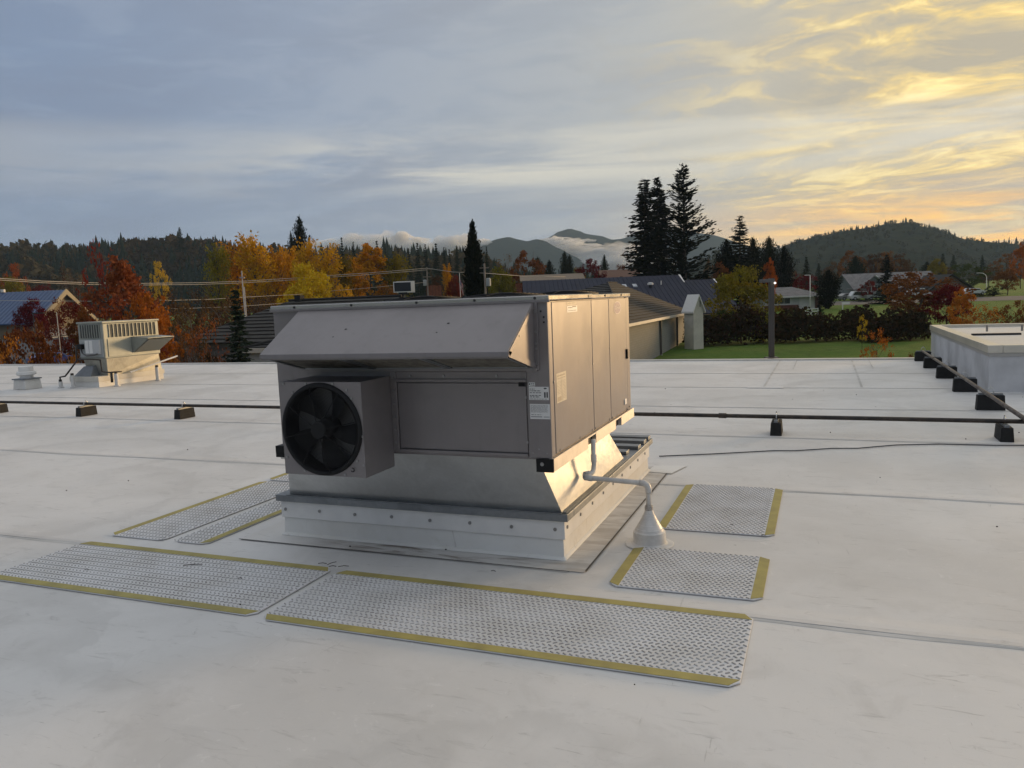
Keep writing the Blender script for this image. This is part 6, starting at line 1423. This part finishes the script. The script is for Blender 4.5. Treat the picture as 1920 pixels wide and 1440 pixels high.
MB().hexa([(-.5, -.3, .2), (.4, -.3, .35), (.4, .3, .35), (-.5, .3, .2)], [(-.5, -.3, .25), (.4, -.3, .4), (.4, .3, .4), (-.5, .3, .25)]).build('seat', TRIM, t)
MB().hexa([(-.55, -.3, .2), (-.48, -.3, .2), (-.48, .3, .2), (-.55, .3, .2)], [(-.85, -.3, .95), (-.8, -.3, .95), (-.8, .3, .95), (-.85, .3, .95)]).build('backrest', TRIM, t)
for a in (-.4, .35):
    for b_ in (-.28, .28): MB().box(a - .03, a + .03, b_ - .03, b_ + .03, 0, .28).build('leg', TRIM, t)
# ================================================================== air and low mist
def volume_mat(name, col, dens, aniso=0.2):
    m = bpy.data.materials.new(name); m.use_nodes = True; nt = m.node_tree; nt.nodes.clear()
    o = nt.nodes.new('ShaderNodeOutputMaterial'); v = nt.nodes.new('ShaderNodeVolumePrincipled')
    v.inputs['Color'].default_value = (*col, 1); v.inputs['Density'].default_value = dens; v.inputs['Anisotropy'].default_value = aniso
    nt.links.new(v.outputs[0], o.inputs['Volume']); return m
hz = MB().box(CAM.x - 4300, CAM.x + 4300, CAM.y - 3700, CAM.y + 4300, -7.0, 290).build('haze', volume_mat('haze_air', (0.58, 0.78, 1.0), 0.00011, 0.0)); hz['kind'] = 'stuff'; hz['label'] = 'thin blue-grey autumn haze filling the valley'
def mist_blob(m, c, rx, ry, rz, seed):
    r = random.Random(seed); nu, nv = 18, 10; vs = []; ph = [r.uniform(0, 6.28) for _ in range(6)]
    for j in range(nv + 1):
        th = math.pi * j / nv
        for i in range(nu):
            a = 2 * math.pi * i / nu; k = 1 + .22 * math.sin(3 * a + ph[0] + 2 * th) + .18 * math.sin(5 * a - 3 * th + ph[1]) + .14 * math.sin(7 * th + 2 * a + ph[2])
            vs.append((c.x + rx * k * math.sin(th) * math.cos(a) * RGT.x - ry * k * math.sin(th) * math.sin(a) * .37, c.y + rx * k * math.sin(th) * math.cos(a) * .37 + ry * k * math.sin(th) * math.sin(a) * .93, c.z + rz * k * math.cos(th)))
    m.add(vs, [(j * nu + i, j * nu + (i + 1) % nu, (j + 1) * nu + (i + 1) % nu, (j + 1) * nu + i) for j in range(nv) for i in range(nu)])
MIST = volume_mat('mist', (1, 1, 1), 0.05, 0.3)
for gi, (lab, blobs) in enumerate((
        ('white mist bank drifting down the slope between the two mountain ridges', ((1040, 452, 2620, 30, 7), (1058, 458, 2600, 36, 9), (1078, 466, 2590, 40, 10), (1095, 476, 2580, 44, 12), (1112, 484, 2570, 44, 13))),
        ('white mist filling the valley left of the redwoods', ((1135, 486, 2560, 60, 16), (1160, 482, 2540, 60, 20), (1185, 484, 2530, 60, 24), (1120, 496, 2500, 70, 14), (1165, 500, 2480, 90, 18))),
        ('thin mist wisp on the flank of the higher mountain', ((1100, 452, 2890, 16, 3), (1110, 463, 2880, 20, 4), (1086, 459, 2880, 22, 3))),
        ('low cream cloud bank behind the dark conifer row', ((640, 462, 2700, 60, 14), (675, 460, 2700, 60, 18), (715, 466, 2720, 60, 16), (745, 458, 2700, 50, 20), (772, 464, 2700, 40, 16), (842, 462, 2700, 40, 16), (860, 456, 2700, 30, 14), (905, 458, 2450, 22, 9))))):
    m = MB()
    for k, (px, py, d, w, hpx) in enumerate(blobs): mist_blob(m, at(px, py, d), w * d / FPX, 60, hpx * d / FPX, gi * 10 + k)
    c = at(*blobs[0][:3]); m.v = [(v_[0] - c.x, v_[1] - c.y, v_[2] - c.z) for v_ in m.v]
    m.f = [f[::-1] for f in m.f]
    o = m.build('mist', MIST, smooth=True); o.location = c; tag(o, lab, 'mist', kind='stuff')
